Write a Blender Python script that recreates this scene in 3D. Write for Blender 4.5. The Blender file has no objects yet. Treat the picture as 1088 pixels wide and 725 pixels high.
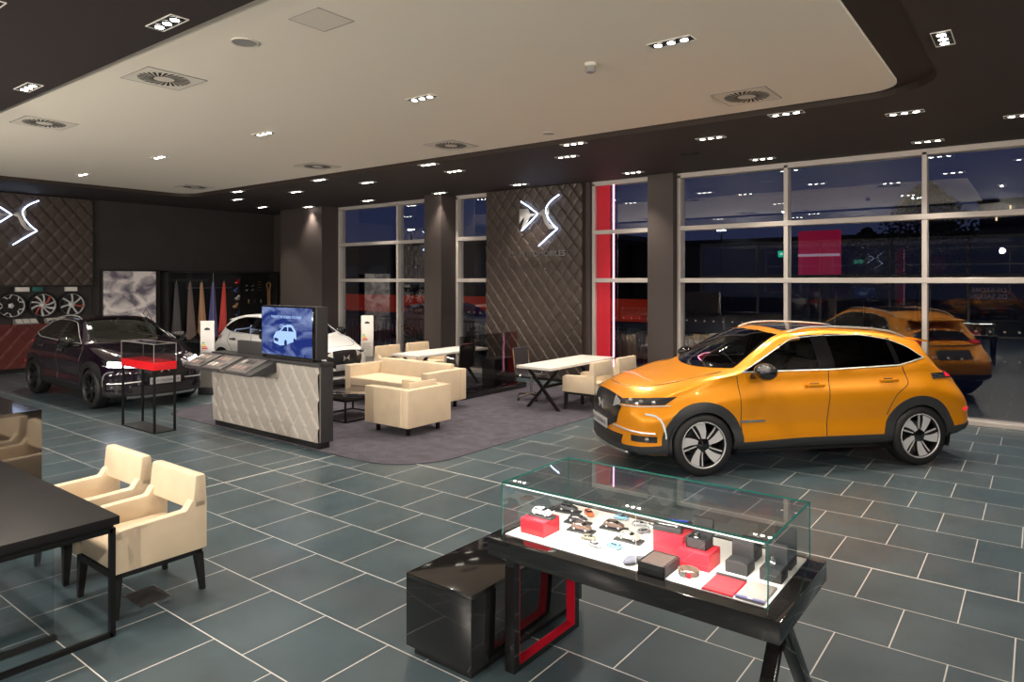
import bpy, bmesh, math, random
from mathutils import Vector, Matrix
from mathutils.bvhtree import BVHTree
SC = bpy.context.scene
COL = SC.collection
PI = math.pi
R = math.radians
random.seed(7)

# ------------------------------------------------------------------ materials
def _mat(name):
    m = bpy.data.materials.new(name); m.use_nodes = True
    nt = m.node_tree; nt.nodes.clear()
    out = nt.nodes.new('ShaderNodeOutputMaterial')
    return m, nt, out
def pmat(name, col, rough=.5, metal=0, coat=0, ior=1.5, emit=None, es=0, spec=.5, sheen=0, bump=None, vary=None, coatr=.03, aniso=0):
    """principled surface; bump=(scale,strength), vary=(scale,amount)"""
    m, nt, out = _mat(name)
    p = nt.nodes.new('ShaderNodeBsdfPrincipled'); I = p.inputs
    c = (col[0], col[1], col[2], 1)
    I['Base Color'].default_value = c; I['Roughness'].default_value = rough; I['Metallic'].default_value = metal
    I['Coat Weight'].default_value = coat; I['Coat Roughness'].default_value = coatr; I['IOR'].default_value = ior
    I['Specular IOR Level'].default_value = spec; I['Sheen Weight'].default_value = sheen
    if emit: I['Emission Color'].default_value = (*emit, 1); I['Emission Strength'].default_value = es
    if bump or vary:
        tc = nt.nodes.new('ShaderNodeTexCoord')
    if vary:
        n = nt.nodes.new('ShaderNodeTexNoise'); n.inputs['Scale'].default_value = vary[0]; n.inputs['Detail'].default_value = 4
        nt.links.new(tc.outputs['Object'], n.inputs['Vector'])
        mr = nt.nodes.new('ShaderNodeMapRange'); mr.inputs[1].default_value = .3; mr.inputs[2].default_value = .7
        mr.inputs[3].default_value = 1 - vary[1]; mr.inputs[4].default_value = 1 + vary[1]
        nt.links.new(n.outputs['Fac'], mr.inputs[0])
        mx = nt.nodes.new('ShaderNodeVectorMath'); mx.operation = 'SCALE'; mx.inputs[0].default_value = col[:3]
        nt.links.new(mr.outputs[0], mx.inputs['Scale']); nt.links.new(mx.outputs[0], I['Base Color'])
    if bump:
        n = nt.nodes.new('ShaderNodeTexNoise'); n.inputs['Scale'].default_value = bump[0]; n.inputs['Detail'].default_value = 3
        nt.links.new(tc.outputs['Object'], n.inputs['Vector'])
        b = nt.nodes.new('ShaderNodeBump'); b.inputs['Strength'].default_value = bump[1]; b.inputs['Distance'].default_value = .01
        nt.links.new(n.outputs['Fac'], b.inputs['Height']); nt.links.new(b.outputs[0], I['Normal'])
    nt.links.new(p.outputs[0], out.inputs[0])
    return m
def emat(name, col, s):
    m, nt, out = _mat(name)
    e = nt.nodes.new('ShaderNodeEmission'); e.inputs[0].default_value = (*col, 1); e.inputs[1].default_value = s
    nt.links.new(e.outputs[0], out.inputs[0]); return m
def glassmat(name, tint=(1, 1, 1), base=.03, k=1.0, rough=0.0, gcol=(1, 1, 1)):
    """thin sheet of glass: tinted see-through plus fresnel mirror"""
    m, nt, out = _mat(name)
    t = nt.nodes.new('ShaderNodeBsdfTransparent'); t.inputs[0].default_value = (*tint, 1)
    g = nt.nodes.new('ShaderNodeBsdfGlossy'); g.inputs['Roughness'].default_value = rough; g.inputs[0].default_value = (*gcol, 1)
    lw = nt.nodes.new('ShaderNodeLayerWeight'); lw.inputs[0].default_value = .5
    pw = nt.nodes.new('ShaderNodeMath'); pw.operation = 'POWER'; pw.inputs[1].default_value = 3.2
    nt.links.new(lw.outputs['Facing'], pw.inputs[0])
    ma = nt.nodes.new('ShaderNodeMath'); ma.operation = 'MULTIPLY_ADD'; ma.inputs[1].default_value = k * (1 - base); ma.inputs[2].default_value = base; ma.use_clamp = True
    nt.links.new(pw.outputs[0], ma.inputs[0])
    mx = nt.nodes.new('ShaderNodeMixShader')
    nt.links.new(ma.outputs[0], mx.inputs[0]); nt.links.new(t.outputs[0], mx.inputs[1]); nt.links.new(g.outputs[0], mx.inputs[2])
    nt.links.new(mx.outputs[0], out.inputs[0]); return m
def paintmat(name, col, metal=.25, rough=.35, coat=1):
    """car paint; the inside of the shell is dark trim"""
    m, nt, out = _mat(name)
    p = nt.nodes.new('ShaderNodeBsdfPrincipled'); I = p.inputs
    I['Base Color'].default_value = (*col, 1); I['Metallic'].default_value = metal; I['Roughness'].default_value = rough
    I['Coat Weight'].default_value = coat; I['Coat Roughness'].default_value = .02
    d = nt.nodes.new('ShaderNodeBsdfDiffuse'); d.inputs[0].default_value = (.02, .02, .02, 1)
    g = nt.nodes.new('ShaderNodeNewGeometry'); mx = nt.nodes.new('ShaderNodeMixShader')
    nt.links.new(g.outputs['Backfacing'], mx.inputs[0]); nt.links.new(p.outputs[0], mx.inputs[1]); nt.links.new(d.outputs[0], mx.inputs[2])
    nt.links.new(mx.outputs[0], out.inputs[0]); return m

MT = dict(
    soffit=pmat('soffit paint', (.030, .021, .020), .7),
    fascia=pmat('fascia', (.035, .022, .016), .6),
    black_gap=pmat('shadow gap', (.004, .003, .003), .9),
    cream_ceil=pmat('cream ceiling', (.86, .80, .69), .75),
    wall=pmat('dark wall', (.032, .027, .027), .65, vary=(1.5, .12)),
    pier=pmat('pier wall', (.060, .047, .044), .6),
    frame=pmat('window aluminium', (.56, .52, .49), .42, .15),
    quilt=pmat('bronze quilt', (.075, .058, .050), .36, .3, bump=(60, .08)),
    quilt_light=pmat('greige quilt', (.41, .375, .34), .5, bump=(80, .06)),
    quilt_red=pmat('oxblood quilt', (.13, .030, .026), .35, .1),
    lacquer=pmat('black lacquer', (.012, .011, .011), .07, ior=1.75),
    counter_gloss=pmat('black counter gloss', (.022, .016, .014), .05, ior=2.3),
    black=pmat('matt black', (.012, .012, .013), .45),
    softblack=pmat('dark grey plastic', (.035, .034, .037), .5),
    metal_black=pmat('black metal', (.018, .018, .02), .35, .6),
    deskblack=pmat('desk black', (.012, .011, .013), .40, spec=.28),
    red_lac=pmat('red lacquer', (.62, .012, .035), .25, coat=.5),
    red_band=pmat('red band', (.80, .012, .02), .3, coat=.4),
    leather=pmat('cream leather', (.76, .62, .445), .45, bump=(55, .12), vary=(5, .05)),
    legwood=pmat('black stained wood', (.012, .010, .010), .35),
    white=pmat('white laminate', (.80, .77, .73), .35),
    whitebase=pmat('white base', (.90, .88, .85), .5),
    carpet=pmat('charcoal carpet', (.049, .043, .066), .95, bump=(220, .7), vary=(5.5, .5), sheen=.12),
    chrome=pmat('chrome', (.75, .75, .76), .12, 1),
    satin=pmat('satin chrome', (.82, .82, .82), .34, .8),
    dchrome=pmat('satin steel', (.45, .45, .46), .28, 1),
    rubber=pmat('tyre rubber', (.010, .010, .011), .55),
    cladding=pmat('wheel arch plastic', (.030, .032, .036), .55),
    alu=pmat('alloy silver', (.62, .62, .64), .42, .25),
    darkalloy=pmat('black alloy', (.02, .02, .022), .3, .5),
    pianoblack=pmat('piano black', (.006, .006, .007), .08, coat=1),
    redlamp=pmat('red lamp', (.5, .01, .02), .15, emit=(1, .02, .04), es=.7, coat=1),
    lampglass=pmat('headlamp lens', (.05, .05, .055), .06, .3, coat=1),
    seat=pmat('car seat fabric', (.09, .075, .065), .7),
    dash=pmat('dashboard', (.05, .055, .055), .6),
    plate=pmat('show plate', (.42, .42, .43), .4),
    ink=pmat('dark print', (.02, .02, .025), .5),
    cladlip=pmat('silver lip', (.5, .5, .5), .3, .8),
    acry_red=pmat('red acrylic', (.66, .025, .04), .12, coat=.5),
    gold=pmat('warm brass', (.62, .38, .14), .3, 1),
    darkbox=pmat('black card box', (.022, .021, .022), .55),
    brown=pmat('dark brown ribs', (.055, .032, .025), .5),
    vent=pmat('vent white', (.74, .69, .60), .6),
    ventslot=pmat('vent slot', (.02, .018, .016), .8),
    grey=pmat('mid grey', (.30, .29, .28), .6),
    navy=pmat('navy cloth', (.035, .035, .12), .8, sheen=.3),
)
LAMP_ON = emat('lamp lens lit', (1, .93, .80), 28)
GL_WIN = glassmat('window glazing', (.72, .74, .78), .20, .7)
GL_CASE = glassmat('showcase glass', (.965, .99, .98), .085, .9)
GL_EDGE = pmat('green glass edge', (.02, .20, .17), .15, spec=.5)
GL_CAR = glassmat('tinted car glass', (.42, .47, .46), .05, .8)
GL_CAR_D = glassmat('dark privacy glass', (.06, .06, .065), .05, .8)
GL_SMOKE = glassmat('smoked glass', (.62, .61, .60), .02, .3)
GL_DESK = glassmat('desk glass', (.80, .84, .86), .07, .9)
GL_VIT = glassmat('vitrine glass', (.85, .87, .88), .03, .6)

# ------------------------------------------------------------------ mesh builder
class MB:
    def __init__(s): s.v = []; s.f = []; s.m = []
    def add(s, vs, fs, mat=0, mtx=None):
        b = len(s.v)
        for p in vs:
            p = Vector(p)
            s.v.append(mtx @ p if mtx else p)
        for i, f in enumerate(fs):
            s.f.append([b + k for k in f]); s.m.append(mat[i] if isinstance(mat, (list, tuple)) else mat)
        return s
    def from_bm(s, bm, mat=0, mtx=None):
        bm.verts.index_update()
        s.add([v.co.copy() for v in bm.verts], [[v.index for v in f.verts] for f in bm.faces], mat, mtx); bm.free(); return s
    def box(s, x0, x1, y0, y1, z0, z1, mat=0, bev=0, seg=2, mtx=None):
        bm = bmesh.new()
        bmesh.ops.create_cube(bm, size=1)
        bmesh.ops.scale(bm, vec=(abs(x1 - x0), abs(y1 - y0), abs(z1 - z0)), verts=bm.verts)
        bmesh.ops.translate(bm, vec=((x0 + x1) / 2, (y0 + y1) / 2, (z0 + z1) / 2), verts=bm.verts)
        if bev: bmesh.ops.bevel(bm, geom=list(bm.edges), offset=bev, segments=seg, affect='EDGES', profile=.6)
        return s.from_bm(bm, mat, mtx)
    def prism(s, pts, ext, mat=0, mtx=None, bev=0):
        """polygon of 3D points pushed along the vector ext"""
        bm = bmesh.new(); e = Vector(ext)
        a = [bm.verts.new(Vector(p)) for p in pts]; b = [bm.verts.new(Vector(p) + e) for p in pts]
        n = len(pts); bm.faces.new(a[::-1]); bm.faces.new(b)
        for i in range(n): bm.faces.new((a[i], a[(i + 1) % n], b[(i + 1) % n], b[i]))
        bmesh.ops.recalc_face_normals(bm, faces=bm.faces)
        if bev: bmesh.ops.bevel(bm, geom=list(bm.edges), offset=bev, segments=2, affect='EDGES', profile=.6)
        return s.from_bm(bm, mat, mtx)
    def taper(s, c0, s0, c1, s1, mat=0, mtx=None):
        """four-sided bar between two horizontal rectangles"""
        vs = []
        for c, q in ((c0, s0), (c1, s1)):
            for dx, dy in ((-1, -1), (1, -1), (1, 1), (-1, 1)): vs.append((c[0] + dx * q[0] / 2, c[1] + dy * q[1] / 2, c[2]))
        fs = [(3, 2, 1, 0), (4, 5, 6, 7)] + [(i, (i + 1) % 4, 4 + (i + 1) % 4, 4 + i) for i in range(4)]
        return s.add(vs, fs, mat, mtx)
    def cyl(s, p0, p1, r0, r1=None, n=16, mat=0, cap=True, mtx=None):
        p0, p1 = Vector(p0), Vector(p1); r1 = r0 if r1 is None else r1
        d = (p1 - p0).normalized(); u = d.orthogonal().normalized(); w = d.cross(u)
        vs = []
        for p, r in ((p0, r0), (p1, r1)):
            for i in range(n):
                a = 2 * PI * i / n; vs.append(p + (u * math.cos(a) + w * math.sin(a)) * r)
        fs = [(i, (i + 1) % n, n + (i + 1) % n, n + i) for i in range(n)]
        if cap: fs += [tuple(range(n))[::-1], tuple(range(n, 2 * n))]
        return s.add(vs, fs, mat, mtx)
    def tube(s, pts, r, n=8, mat=0, closed=False, mtx=None):
        pts = [Vector(p) for p in pts]; k = len(pts); vs = []; fs = []; u = None
        for i, p in enumerate(pts):
            a = pts[(i - 1) % k] if (closed or i) else p; b = pts[(i + 1) % k] if (closed or i < k - 1) else p
            d = (b - a).normalized()
            if u is None: u = d.orthogonal().normalized()
            u = (u - d * u.dot(d)).normalized(); w = d.cross(u)
            for j in range(n):
                t = 2 * PI * j / n; vs.append(p + (u * math.cos(t) + w * math.sin(t)) * r)
        for i in range(k if closed else k - 1):
            for j in range(n):
                q = (i + 1) % k; fs.append((i * n + j, i * n + (j + 1) % n, q * n + (j + 1) % n, q * n + j))
        if not closed: fs += [tuple(range(n))[::-1], tuple(range((k - 1) * n, k * n))]
        return s.add(vs, fs, mat, mtx)
    def lathe(s, prof, n=32, mat=0, mtx=None, closed=False):
        """profile of (radius, height) turned about local z; mat may be a list, one per profile span"""
        k = len(prof); vs = [(r * math.cos(2 * PI * j / n), r * math.sin(2 * PI * j / n), z) for r, z in prof for j in range(n)]
        fs = []; ms = []
        for i in range(k if closed else k - 1):
            for j in range(n):
                q = (i + 1) % k; fs.append((i * n + j, i * n + (j + 1) % n, q * n + (j + 1) % n, q * n + j))
                ms.append(mat[i] if isinstance(mat, (list, tuple)) else mat)
        return s.add(vs, fs, ms, mtx)
    def ball(s, c, r, mat=0, n=16, m=10, mtx=None):
        rx, ry, rz = (r, r, r) if not isinstance(r, (tuple, list)) else r
        vs = [(c[0], c[1], c[2] + rz)]; fs = []
        for i in range(1, m):
            a = PI * i / m
            for j in range(n):
                b = 2 * PI * j / n; vs.append((c[0] + rx * math.sin(a) * math.cos(b), c[1] + ry * math.sin(a) * math.sin(b), c[2] + rz * math.cos(a)))
        vs.append((c[0], c[1], c[2] - rz)); e = len(vs) - 1
        for j in range(n):
            fs.append((0, 1 + j, 1 + (j + 1) % n)); fs.append((e, e - n + (j + 1) % n, e - n + j))
            for i in range(m - 2): fs.append((1 + i * n + j, 1 + (i + 1) * n + j, 1 + (i + 1) * n + (j + 1) % n, 1 + i * n + (j + 1) % n))
        return s.add(vs, fs, mat, mtx)
    def grid(s, fn, nu, nv, mat=0, mtx=None, flip=False):
        vs = [fn(i / (nu - 1), j / (nv - 1)) for i in range(nu) for j in range(nv)]
        fs = []
        for i in range(nu - 1):
            for j in range(nv - 1):
                q = (i * nv + j, (i + 1) * nv + j, (i + 1) * nv + j + 1, i * nv + j + 1)
                fs.append(q[::-1] if flip else q)
        return s.add(vs, fs, mat, mtx)
    def build(s, name, mats, parent=None, loc=(0, 0, 0), rotz=0, angle=38, smooth=True):
        me = bpy.data.meshes.new(name)
        me.from_pydata([tuple(p) for p in s.v], [], s.f)
        if not isinstance(mats, (list, tuple)): mats = [mats]
        for m in mats: me.materials.append(MT[m] if isinstance(m, str) else m)
        if len(mats) > 1: me.polygons.foreach_set('material_index', s.m)
        if smooth:
            me.polygons.foreach_set('use_smooth', [True] * len(me.polygons))
            me.set_sharp_from_angle(angle=R(angle))
        me.update(); me.validate()
        o = bpy.data.objects.new(name, me); COL.objects.link(o)
        o.location = loc; o.rotation_euler = (0, 0, rotz)
        if parent: o.parent = parent
        return o
def tag(o, label, cat, group=None):
    o['label'] = label; o['category'] = cat
    if group: o['group'] = group
    return o
def thing(name, label, cat, loc=(0, 0, 0), rotz=0, group=None):
    o = bpy.data.objects.new(name, None); COL.objects.link(o); o.empty_display_size = .1
    o.location = loc; o.rotation_euler = (0, 0, rotz)
    return tag(o, label, cat, group)
def struct(o): o['kind'] = 'structure'; return o
def dup(root, label, loc=None, rotz=None, group=None):
    r = root.copy(); COL.objects.link(r)
    if loc is not None: r.location = loc
    if rotz is not None: r.rotation_euler = (0, 0, rotz)
    r['label'] = label
    if group: r['group'] = group
    for ch in list(root.children):
        c = ch.copy(); COL.objects.link(c); c.parent = r
        for g in ch.children:
            d = g.copy(); COL.objects.link(d); d.parent = c
    return r
def textobj(name, body, size, mat, loc, rot, parent=None, ext=.002, align='CENTER', sx=1):
    cu = bpy.data.curves.new(name, 'FONT'); cu.body = body; cu.size = size; cu.extrude = ext; cu.align_x = align; cu.align_y = 'CENTER'
    o = bpy.data.objects.new(name, cu); COL.objects.link(o)
    dg = bpy.context.evaluated_depsgraph_get()
    me = bpy.data.meshes.new_from_object(o.evaluated_get(dg)); bpy.data.objects.remove(o)
    me.materials.clear(); me.materials.append(MT[mat] if isinstance(mat, str) else mat)
    o = bpy.data.objects.new(name, me); COL.objects.link(o); o.location = loc; o.rotation_euler = rot; o.scale = (sx, 1, 1)
    if parent: o.parent = parent
    return o
def lerp(a, b, t): return a + (b - a) * t
def sstep(a, b, x):
    t = min(1, max(0, (x - a) / (b - a))); return t * t * (3 - 2 * t)
def curve(pts):
    """monotone cubic through (x, value) points"""
    pts = sorted(pts); xs = [p[0] for p in pts]; ys = [p[1] for p in pts]; n = len(xs)
    d = [(ys[i + 1] - ys[i]) / (xs[i + 1] - xs[i]) for i in range(n - 1)]
    m = [d[0]] + [0 if d[i - 1] * d[i] <= 0 else 2 * d[i - 1] * d[i] / (d[i - 1] + d[i]) for i in range(1, n - 1)] + [d[-1]]
    def f(x):
        if x <= xs[0]: return ys[0]
        if x >= xs[-1]: return ys[-1]
        i = 0
        while x > xs[i + 1]: i += 1
        h = xs[i + 1] - xs[i]; t = (x - xs[i]) / h
        return (2 * t**3 - 3 * t**2 + 1) * ys[i] + (t**3 - 2 * t**2 + t) * h * m[i] + (-2 * t**3 + 3 * t**2) * ys[i + 1] + (t**3 - t**2) * h * m[i + 1]
    return f
ORD = ['first', 'second', 'third', 'fourth', 'fifth', 'sixth', 'seventh', 'eighth']
# ------------------------------------------------------------------ floor
def floor_mat():
    m, nt, out = _mat('slate tiles'); N = nt.nodes; L = nt.links
    tc = N.new('ShaderNodeTexCoord'); mp = N.new('ShaderNodeMapping'); mp.inputs['Location'].default_value = (4.018 + 60, -2.245 + 60, 0)
    L.new(tc.outputs['Object'], mp.inputs[0])
    br = N.new('ShaderNodeTexBrick'); br.offset = .5; br.offset_frequency = 2; br.squash = 1
    for k, v in (('Scale', 1), ('Mortar Size', .0042), ('Mortar Smooth', .1), ('Bias', 0), ('Brick Width', .6), ('Row Height', .6)): br.inputs[k].default_value = v
    br.inputs['Color1'].default_value = (.054, .086, .102, 1); br.inputs['Color2'].default_value = (.068, .097, .111, 1); br.inputs['Mortar'].default_value = (.60, .61, .60, 1)
    L.new(mp.outputs[0], br.inputs[0])
    n = N.new('ShaderNodeTexNoise'); n.inputs['Scale'].default_value = 1.7; n.inputs['Detail'].default_value = 7; n.inputs['Roughness'].default_value = .6
    L.new(tc.outputs['Object'], n.inputs['Vector'])
    mr = N.new('ShaderNodeMapRange'); mr.inputs[1].default_value = .35; mr.inputs[2].default_value = .65; mr.inputs[3].default_value = .82; mr.inputs[4].default_value = 1.15
    L.new(n.outputs['Fac'], mr.inputs[0])
    sc = N.new('ShaderNodeVectorMath'); sc.operation = 'SCALE'; L.new(br.outputs['Color'], sc.inputs[0]); L.new(mr.outputs[0], sc.inputs['Scale'])
    # warmer, browner clouding in some slates
    n2 = N.new('ShaderNodeTexNoise'); n2.inputs['Scale'].default_value = .9; n2.inputs['Detail'].default_value = 3; L.new(mp.outputs[0], n2.inputs['Vector'])
    r2 = N.new('ShaderNodeMapRange'); r2.inputs[1].default_value = .52; r2.inputs[2].default_value = .72; r2.inputs[3].default_value = 0; r2.inputs[4].default_value = .38; L.new(n2.outputs['Fac'], r2.inputs[0])
    mx = N.new('ShaderNodeMix'); mx.data_type = 'RGBA'; L.new(r2.outputs[0], mx.inputs[0]); L.new(sc.outputs[0], mx.inputs[6]); mx.inputs[7].default_value = (.090, .084, .094, 1)
    # movement joints, a little wider than the grout
    sp = N.new('ShaderNodeSeparateXYZ'); L.new(tc.outputs['Object'], sp.inputs[0])
    last = None
    for ax, v, w in ((1, 5.85, .009), (0, -7.04, .009)):
        a = N.new('ShaderNodeMath'); a.operation = 'COMPARE'; a.inputs[1].default_value = v; a.inputs[2].default_value = w; L.new(sp.outputs[ax], a.inputs[0])
        if last:
            b = N.new('ShaderNodeMath'); b.operation = 'MAXIMUM'; L.new(last.outputs[0], b.inputs[0]); L.new(a.outputs[0], b.inputs[1]); last = b
        else: last = a
    mo = N.new('ShaderNodeMath'); mo.operation = 'MAXIMUM'; L.new(last.outputs[0], mo.inputs[0]); L.new(br.outputs['Fac'], mo.inputs[1])
    m2 = N.new('ShaderNodeMix'); m2.data_type = 'RGBA'; L.new(mo.outputs[0], m2.inputs[0]); L.new(mx.outputs[2], m2.inputs[6]); m2.inputs[7].default_value = (.62, .62, .60, 1)
    p = N.new('ShaderNodeBsdfPrincipled'); L.new(m2.outputs[2], p.inputs['Base Color'])
    rr = N.new('ShaderNodeMapRange'); rr.inputs[3].default_value = .24; rr.inputs[4].default_value = .42; L.new(n.outputs['Fac'], rr.inputs[0]); L.new(rr.outputs[0], p.inputs['Roughness'])
    p.inputs['Specular IOR Level'].default_value = .5
    b = N.new('ShaderNodeBump'); b.inputs['Strength'].default_value = .25; b.inputs['Distance'].default_value = .003; b.invert = True
    L.new(mo.outputs[0], b.inputs['Height']); L.new(b.outputs[0], p.inputs['Normal'])
    L.new(p.outputs[0], out.inputs[0]); return m
YW = 12.7      # window wall
XL = -19.4     # end wall with the accessories
XR, YR = 5.0, -6.5
ZS = 4.28      # dark soffit
struct(MB().box(XL - .2, XR + .2, YR - .2, YW + .2, -.1, 0).build('floor', floor_mat()))

# ceiling: dark soffit with a rounded opening, cream panel set up inside it
def rrect(x0, x1, y0, y1, r, n=8):
    pts = []
    rs = r if isinstance(r, (list, tuple)) else [r] * 4
    for (cx, cy, a0), q in zip(((x1, y1, 0), (x0, y1, 90), (x0, y0, 180), (x1, y0, 270)), rs):
        ux = cx - q if cx == x1 else cx + q; uy = cy - q if cy == y1 else cy + q
        for i in range(n + 1):
            a = R(a0 + 90 * i / n); pts.append((ux + q * math.cos(a), uy + q * math.sin(a)))
    return pts
def ceiling():
    hole = rrect(-16.95, -.82, 2.90, 8.80, [.75, .5, .3, .3])
    bm = bmesh.new()
    o = [bm.verts.new((x, y, ZS)) for x, y in ((XL - .2, YR - .2), (XR + .2, YR - .2), (XR + .2, YW + .3), (XL - .2, YW + .3))]
    h = [bm.verts.new((x, y, ZS)) for x, y in hole]
    es = [bm.edges.new((o[i], o[(i + 1) % 4])) for i in range(4)] + [bm.edges.new((h[i], h[(i + 1) % len(h)])) for i in range(len(h))]
    bmesh.ops.triangle_fill(bm, edges=es, use_beauty=True)
    cx, cy = -8, 6
    for f in list(bm.faces):     # drop triangles that fell inside the opening
        c = f.calc_center_median()
        if -16.95 < c.x < -.82 and 2.90 < c.y < 8.80 and all(v in h for v in f.verts): bm.faces.remove(f)
    b = MB().from_bm(bm)
    n = len(hole)
    b.add([(x, y, ZS) for x, y in hole] + [(x, y, ZS + .085) for x, y in hole], [(i, (i + 1) % n, n + (i + 1) % n, n + i) for i in range(n)], 1)
    b.box(XL - .2, XR + .2, YR - .2, YW + .3, ZS + .085, ZS + .2, 0)
    struct(b.build('ceiling', ['soffit', 'fascia'], smooth=False))
    pts = rrect(-16.80, -1.22, 2.97, 8.71, [.34, .45, .1, .1])
    struct(MB().prism([(x, y, ZS + .055) for x, y in pts], (0, 0, .03)).build('ceiling_panel', 'cream_ceil', smooth=False))
ceiling()
ZP = ZS + .055

# walls
struct(MB().box(XL - .2, XL, YR, YW + .2, 0, ZS).build('wall_left', 'wall'))
struct(MB().box(XR, XR + .2, YR, YW + .2, 0, ZS).build('wall_right', 'wall'))
b = MB()
b.box(-17.92, -15.95, 12.07, YW + .2, 0, ZS)           # lit pier next to the corner
b.box(XL, -17.92, YW + .12, YW + .2, 0, ZS)
b.box(-11.98, -11.42, 12.10, YW + .2, 0, ZS)           # pilaster between the two left windows
b.box(-10.35, -7.55, 12.55, YW + .2, 0, ZS)            # solid wall behind the emblem panel
b.box(-6.16, -5.62, 12.45, YW + .2, 0, ZS)             # dark column between red and big window
b.box(4.9, XR, 12.5, YW + .2, 0, ZS)
struct(b.build('wall_back', 'pier', smooth=False))
# rear wall behind the camera: dark wall with one glazed front
b = MB()
b.box(XL, -13, YR - .2, YR, 0, ZS); b.box(3, XR, YR - .2, YR, 0, ZS); b.box(-13, 3, YR - .2, YR, 3.9, ZS)
struct(b.build('wall_rear', 'wall', smooth=False))

def window(n, x0, x1, mull, y=YW, d=.2, trans=(2.2, 3.21), top=4.24, fw=.075, left=True, right=True, glass=None, flip=1):
    root = bpy.data.objects.new('window_%d' % n, None); COL.objects.link(root); root['kind'] = 'structure'
    b = MB()
    ya, yb = y - .08, y + d - .08
    xs = ([x0] if left else []) + list(mull) + ([x1] if right else [])
    for x in xs: b.box(x - fw / 2, x + fw / 2, ya, yb, 0, top, bev=.006, seg=1)
    for z in list(trans): b.box(x0, x1, ya - .01, yb, z - .045, z + .045, bev=.006, seg=1)
    b.box(x0 - fw / 2, x1 + fw / 2, ya, yb, top - .05, top + .05, bev=.006, seg=1)
    b.box(x0 - fw / 2, x1 + fw / 2, ya - .10, yb, 0, .07, bev=.006, seg=1)
    b.build('window_frame', 'frame', root)
    xs = [x0] + list(mull) + [x1]; zs = [.07] + list(trans) + [top]
    for i in range(len(xs) - 1):
        for j in range(len(zs) - 1):
            MB().add([(xs[i], y + .03, zs[j]), (xs[i + 1], y + .03, zs[j]), (xs[i + 1], y + .03, zs[j + 1]), (xs[i], y + .03, zs[j + 1])], [(0, 1, 2, 3)]).build('window_pane', glass or GL_WIN, root)
    # rows of small safety dots stuck on the glass
    dots = MB()
    for z in (.98, 1.42):
        x = x0 + .12
        while x < x1 - .05:
            dots.cyl((x, y + .022, z), (x, y + .026, z), .018, n=10); x += .18
    dots.build('safety_dots', pmat('etched dots', (.13, .12, .115), .6), root)
    return root
window(1, -15.90, -11.98, [-13.50])
window(2, -11.38, -10.30, [])
window(3, -7.50, -6.16, [])
w4 = window(4, -5.58, 4.9, [-3.57, -1.45, .67, 2.79])
textobj('window_lettering', 'DS STORE\nDS SALON', .10, pmat('pale film', (.16, .12, .13), .6), (-.62, YW + .035, 2.0), (R(90), 0, PI), w4)
window(5, -13, 3, [-10.3, -7.6, -4.9, -2.2, .5], y=YR - .1, trans=(2.4,), top=3.9)

# ------------------------------------------------------------------ quilted relief
def relief(u, v, w=.30, h=.37):
    """diamond scales: each folds up towards its lower right edge"""
    p = u / w + v / h; q = u / w - v / h
    fp = p - math.floor(p); fq = q - math.floor(q)
    e = min(fp, 1 - fp, fq, 1 - fq)
    return .012 * (1 - math.exp(-e * 14)) + .015 * fp + .014 * (1 - fq)
def quilt(b, w, h, step, mat=0, thick=.04, sc=1.0, cell=(.30, .37)):
    """front face in local x (width) z (height) looking -y, with returns"""
    nx = int(w / step) + 1; nz = int(h / step) + 1
    def fn(u, v):
        x = u * w; z = v * h; k = 1
        return (x, -thick - sc * relief(x, z, *cell), z)
    b.grid(fn, nx, nz, mat)
    b.add([(0, -thick, 0), (w, -thick, 0), (w, -thick, h), (0, -thick, h), (0, 0, 0), (w, 0, 0), (w, 0, h), (0, 0, h)],
          [(0, 4, 5, 1), (1, 5, 6, 2), (2, 6, 7, 3), (3, 7, 4, 0)], mat)
LED = emat('cool led', (.55, .68, 1.0), 9)
def emblem(parent, s=1.0, loc=(0, 0, 0), rotz=0):
    """lit double emblem, drawn about 1.06 wide and 1.13 tall in local x z, standing off -y"""
    root = bpy.data.objects.new('emblem', None); COL.objects.link(root); root.parent = parent; root.location = loc; root.rotation_euler = (0, 0, rotz); root.scale = (s, s, s)
    def P(u, v): return ((u - 273) / 300, (305 - v) / 390)      # measured on the sign
    def bez(a, c, d, n=14): return [tuple(lerp(lerp(a[k], c[k], t), lerp(c[k], d[k], t), t) for k in (0, 1)) for t in [i / n for i in range(n + 1)]]
    lines = [[P(125, 125), P(190, 175), P(262, 240)], [P(262, 245), P(200, 310), P(130, 380)],
             bez(P(430, 95), P(300, 175), P(335, 250)) + bez(P(335, 250), P(355, 320), P(418, 378))[1:], [P(418, 378), P(350, 440), P(270, 518)]]
    for l in lines:
        MB().tube([(x, -.095, z) for x, z in l], .0115, 8).build('light_strip', LED, root)
    c = MB()
    for pl in ([P(112, 190), P(180, 192), P(200, 235), P(262, 243), P(200, 262), P(178, 310), P(128, 372), P(150, 290), P(150, 262), P(130, 285), P(112, 318)],
               [P(262, 243), P(310, 205), P(332, 250), P(352, 330), P(418, 378), P(352, 378), P(320, 330), P(300, 262)],
               [P(330, 205), P(350, 165), P(352, 250), P(340, 262)]):
        c.prism([(x, -.075, z) for x, z in pl], (0, -.03, 0), bev=.008)
    c.build('chrome_shape', 'satin', root)
    return root
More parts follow.
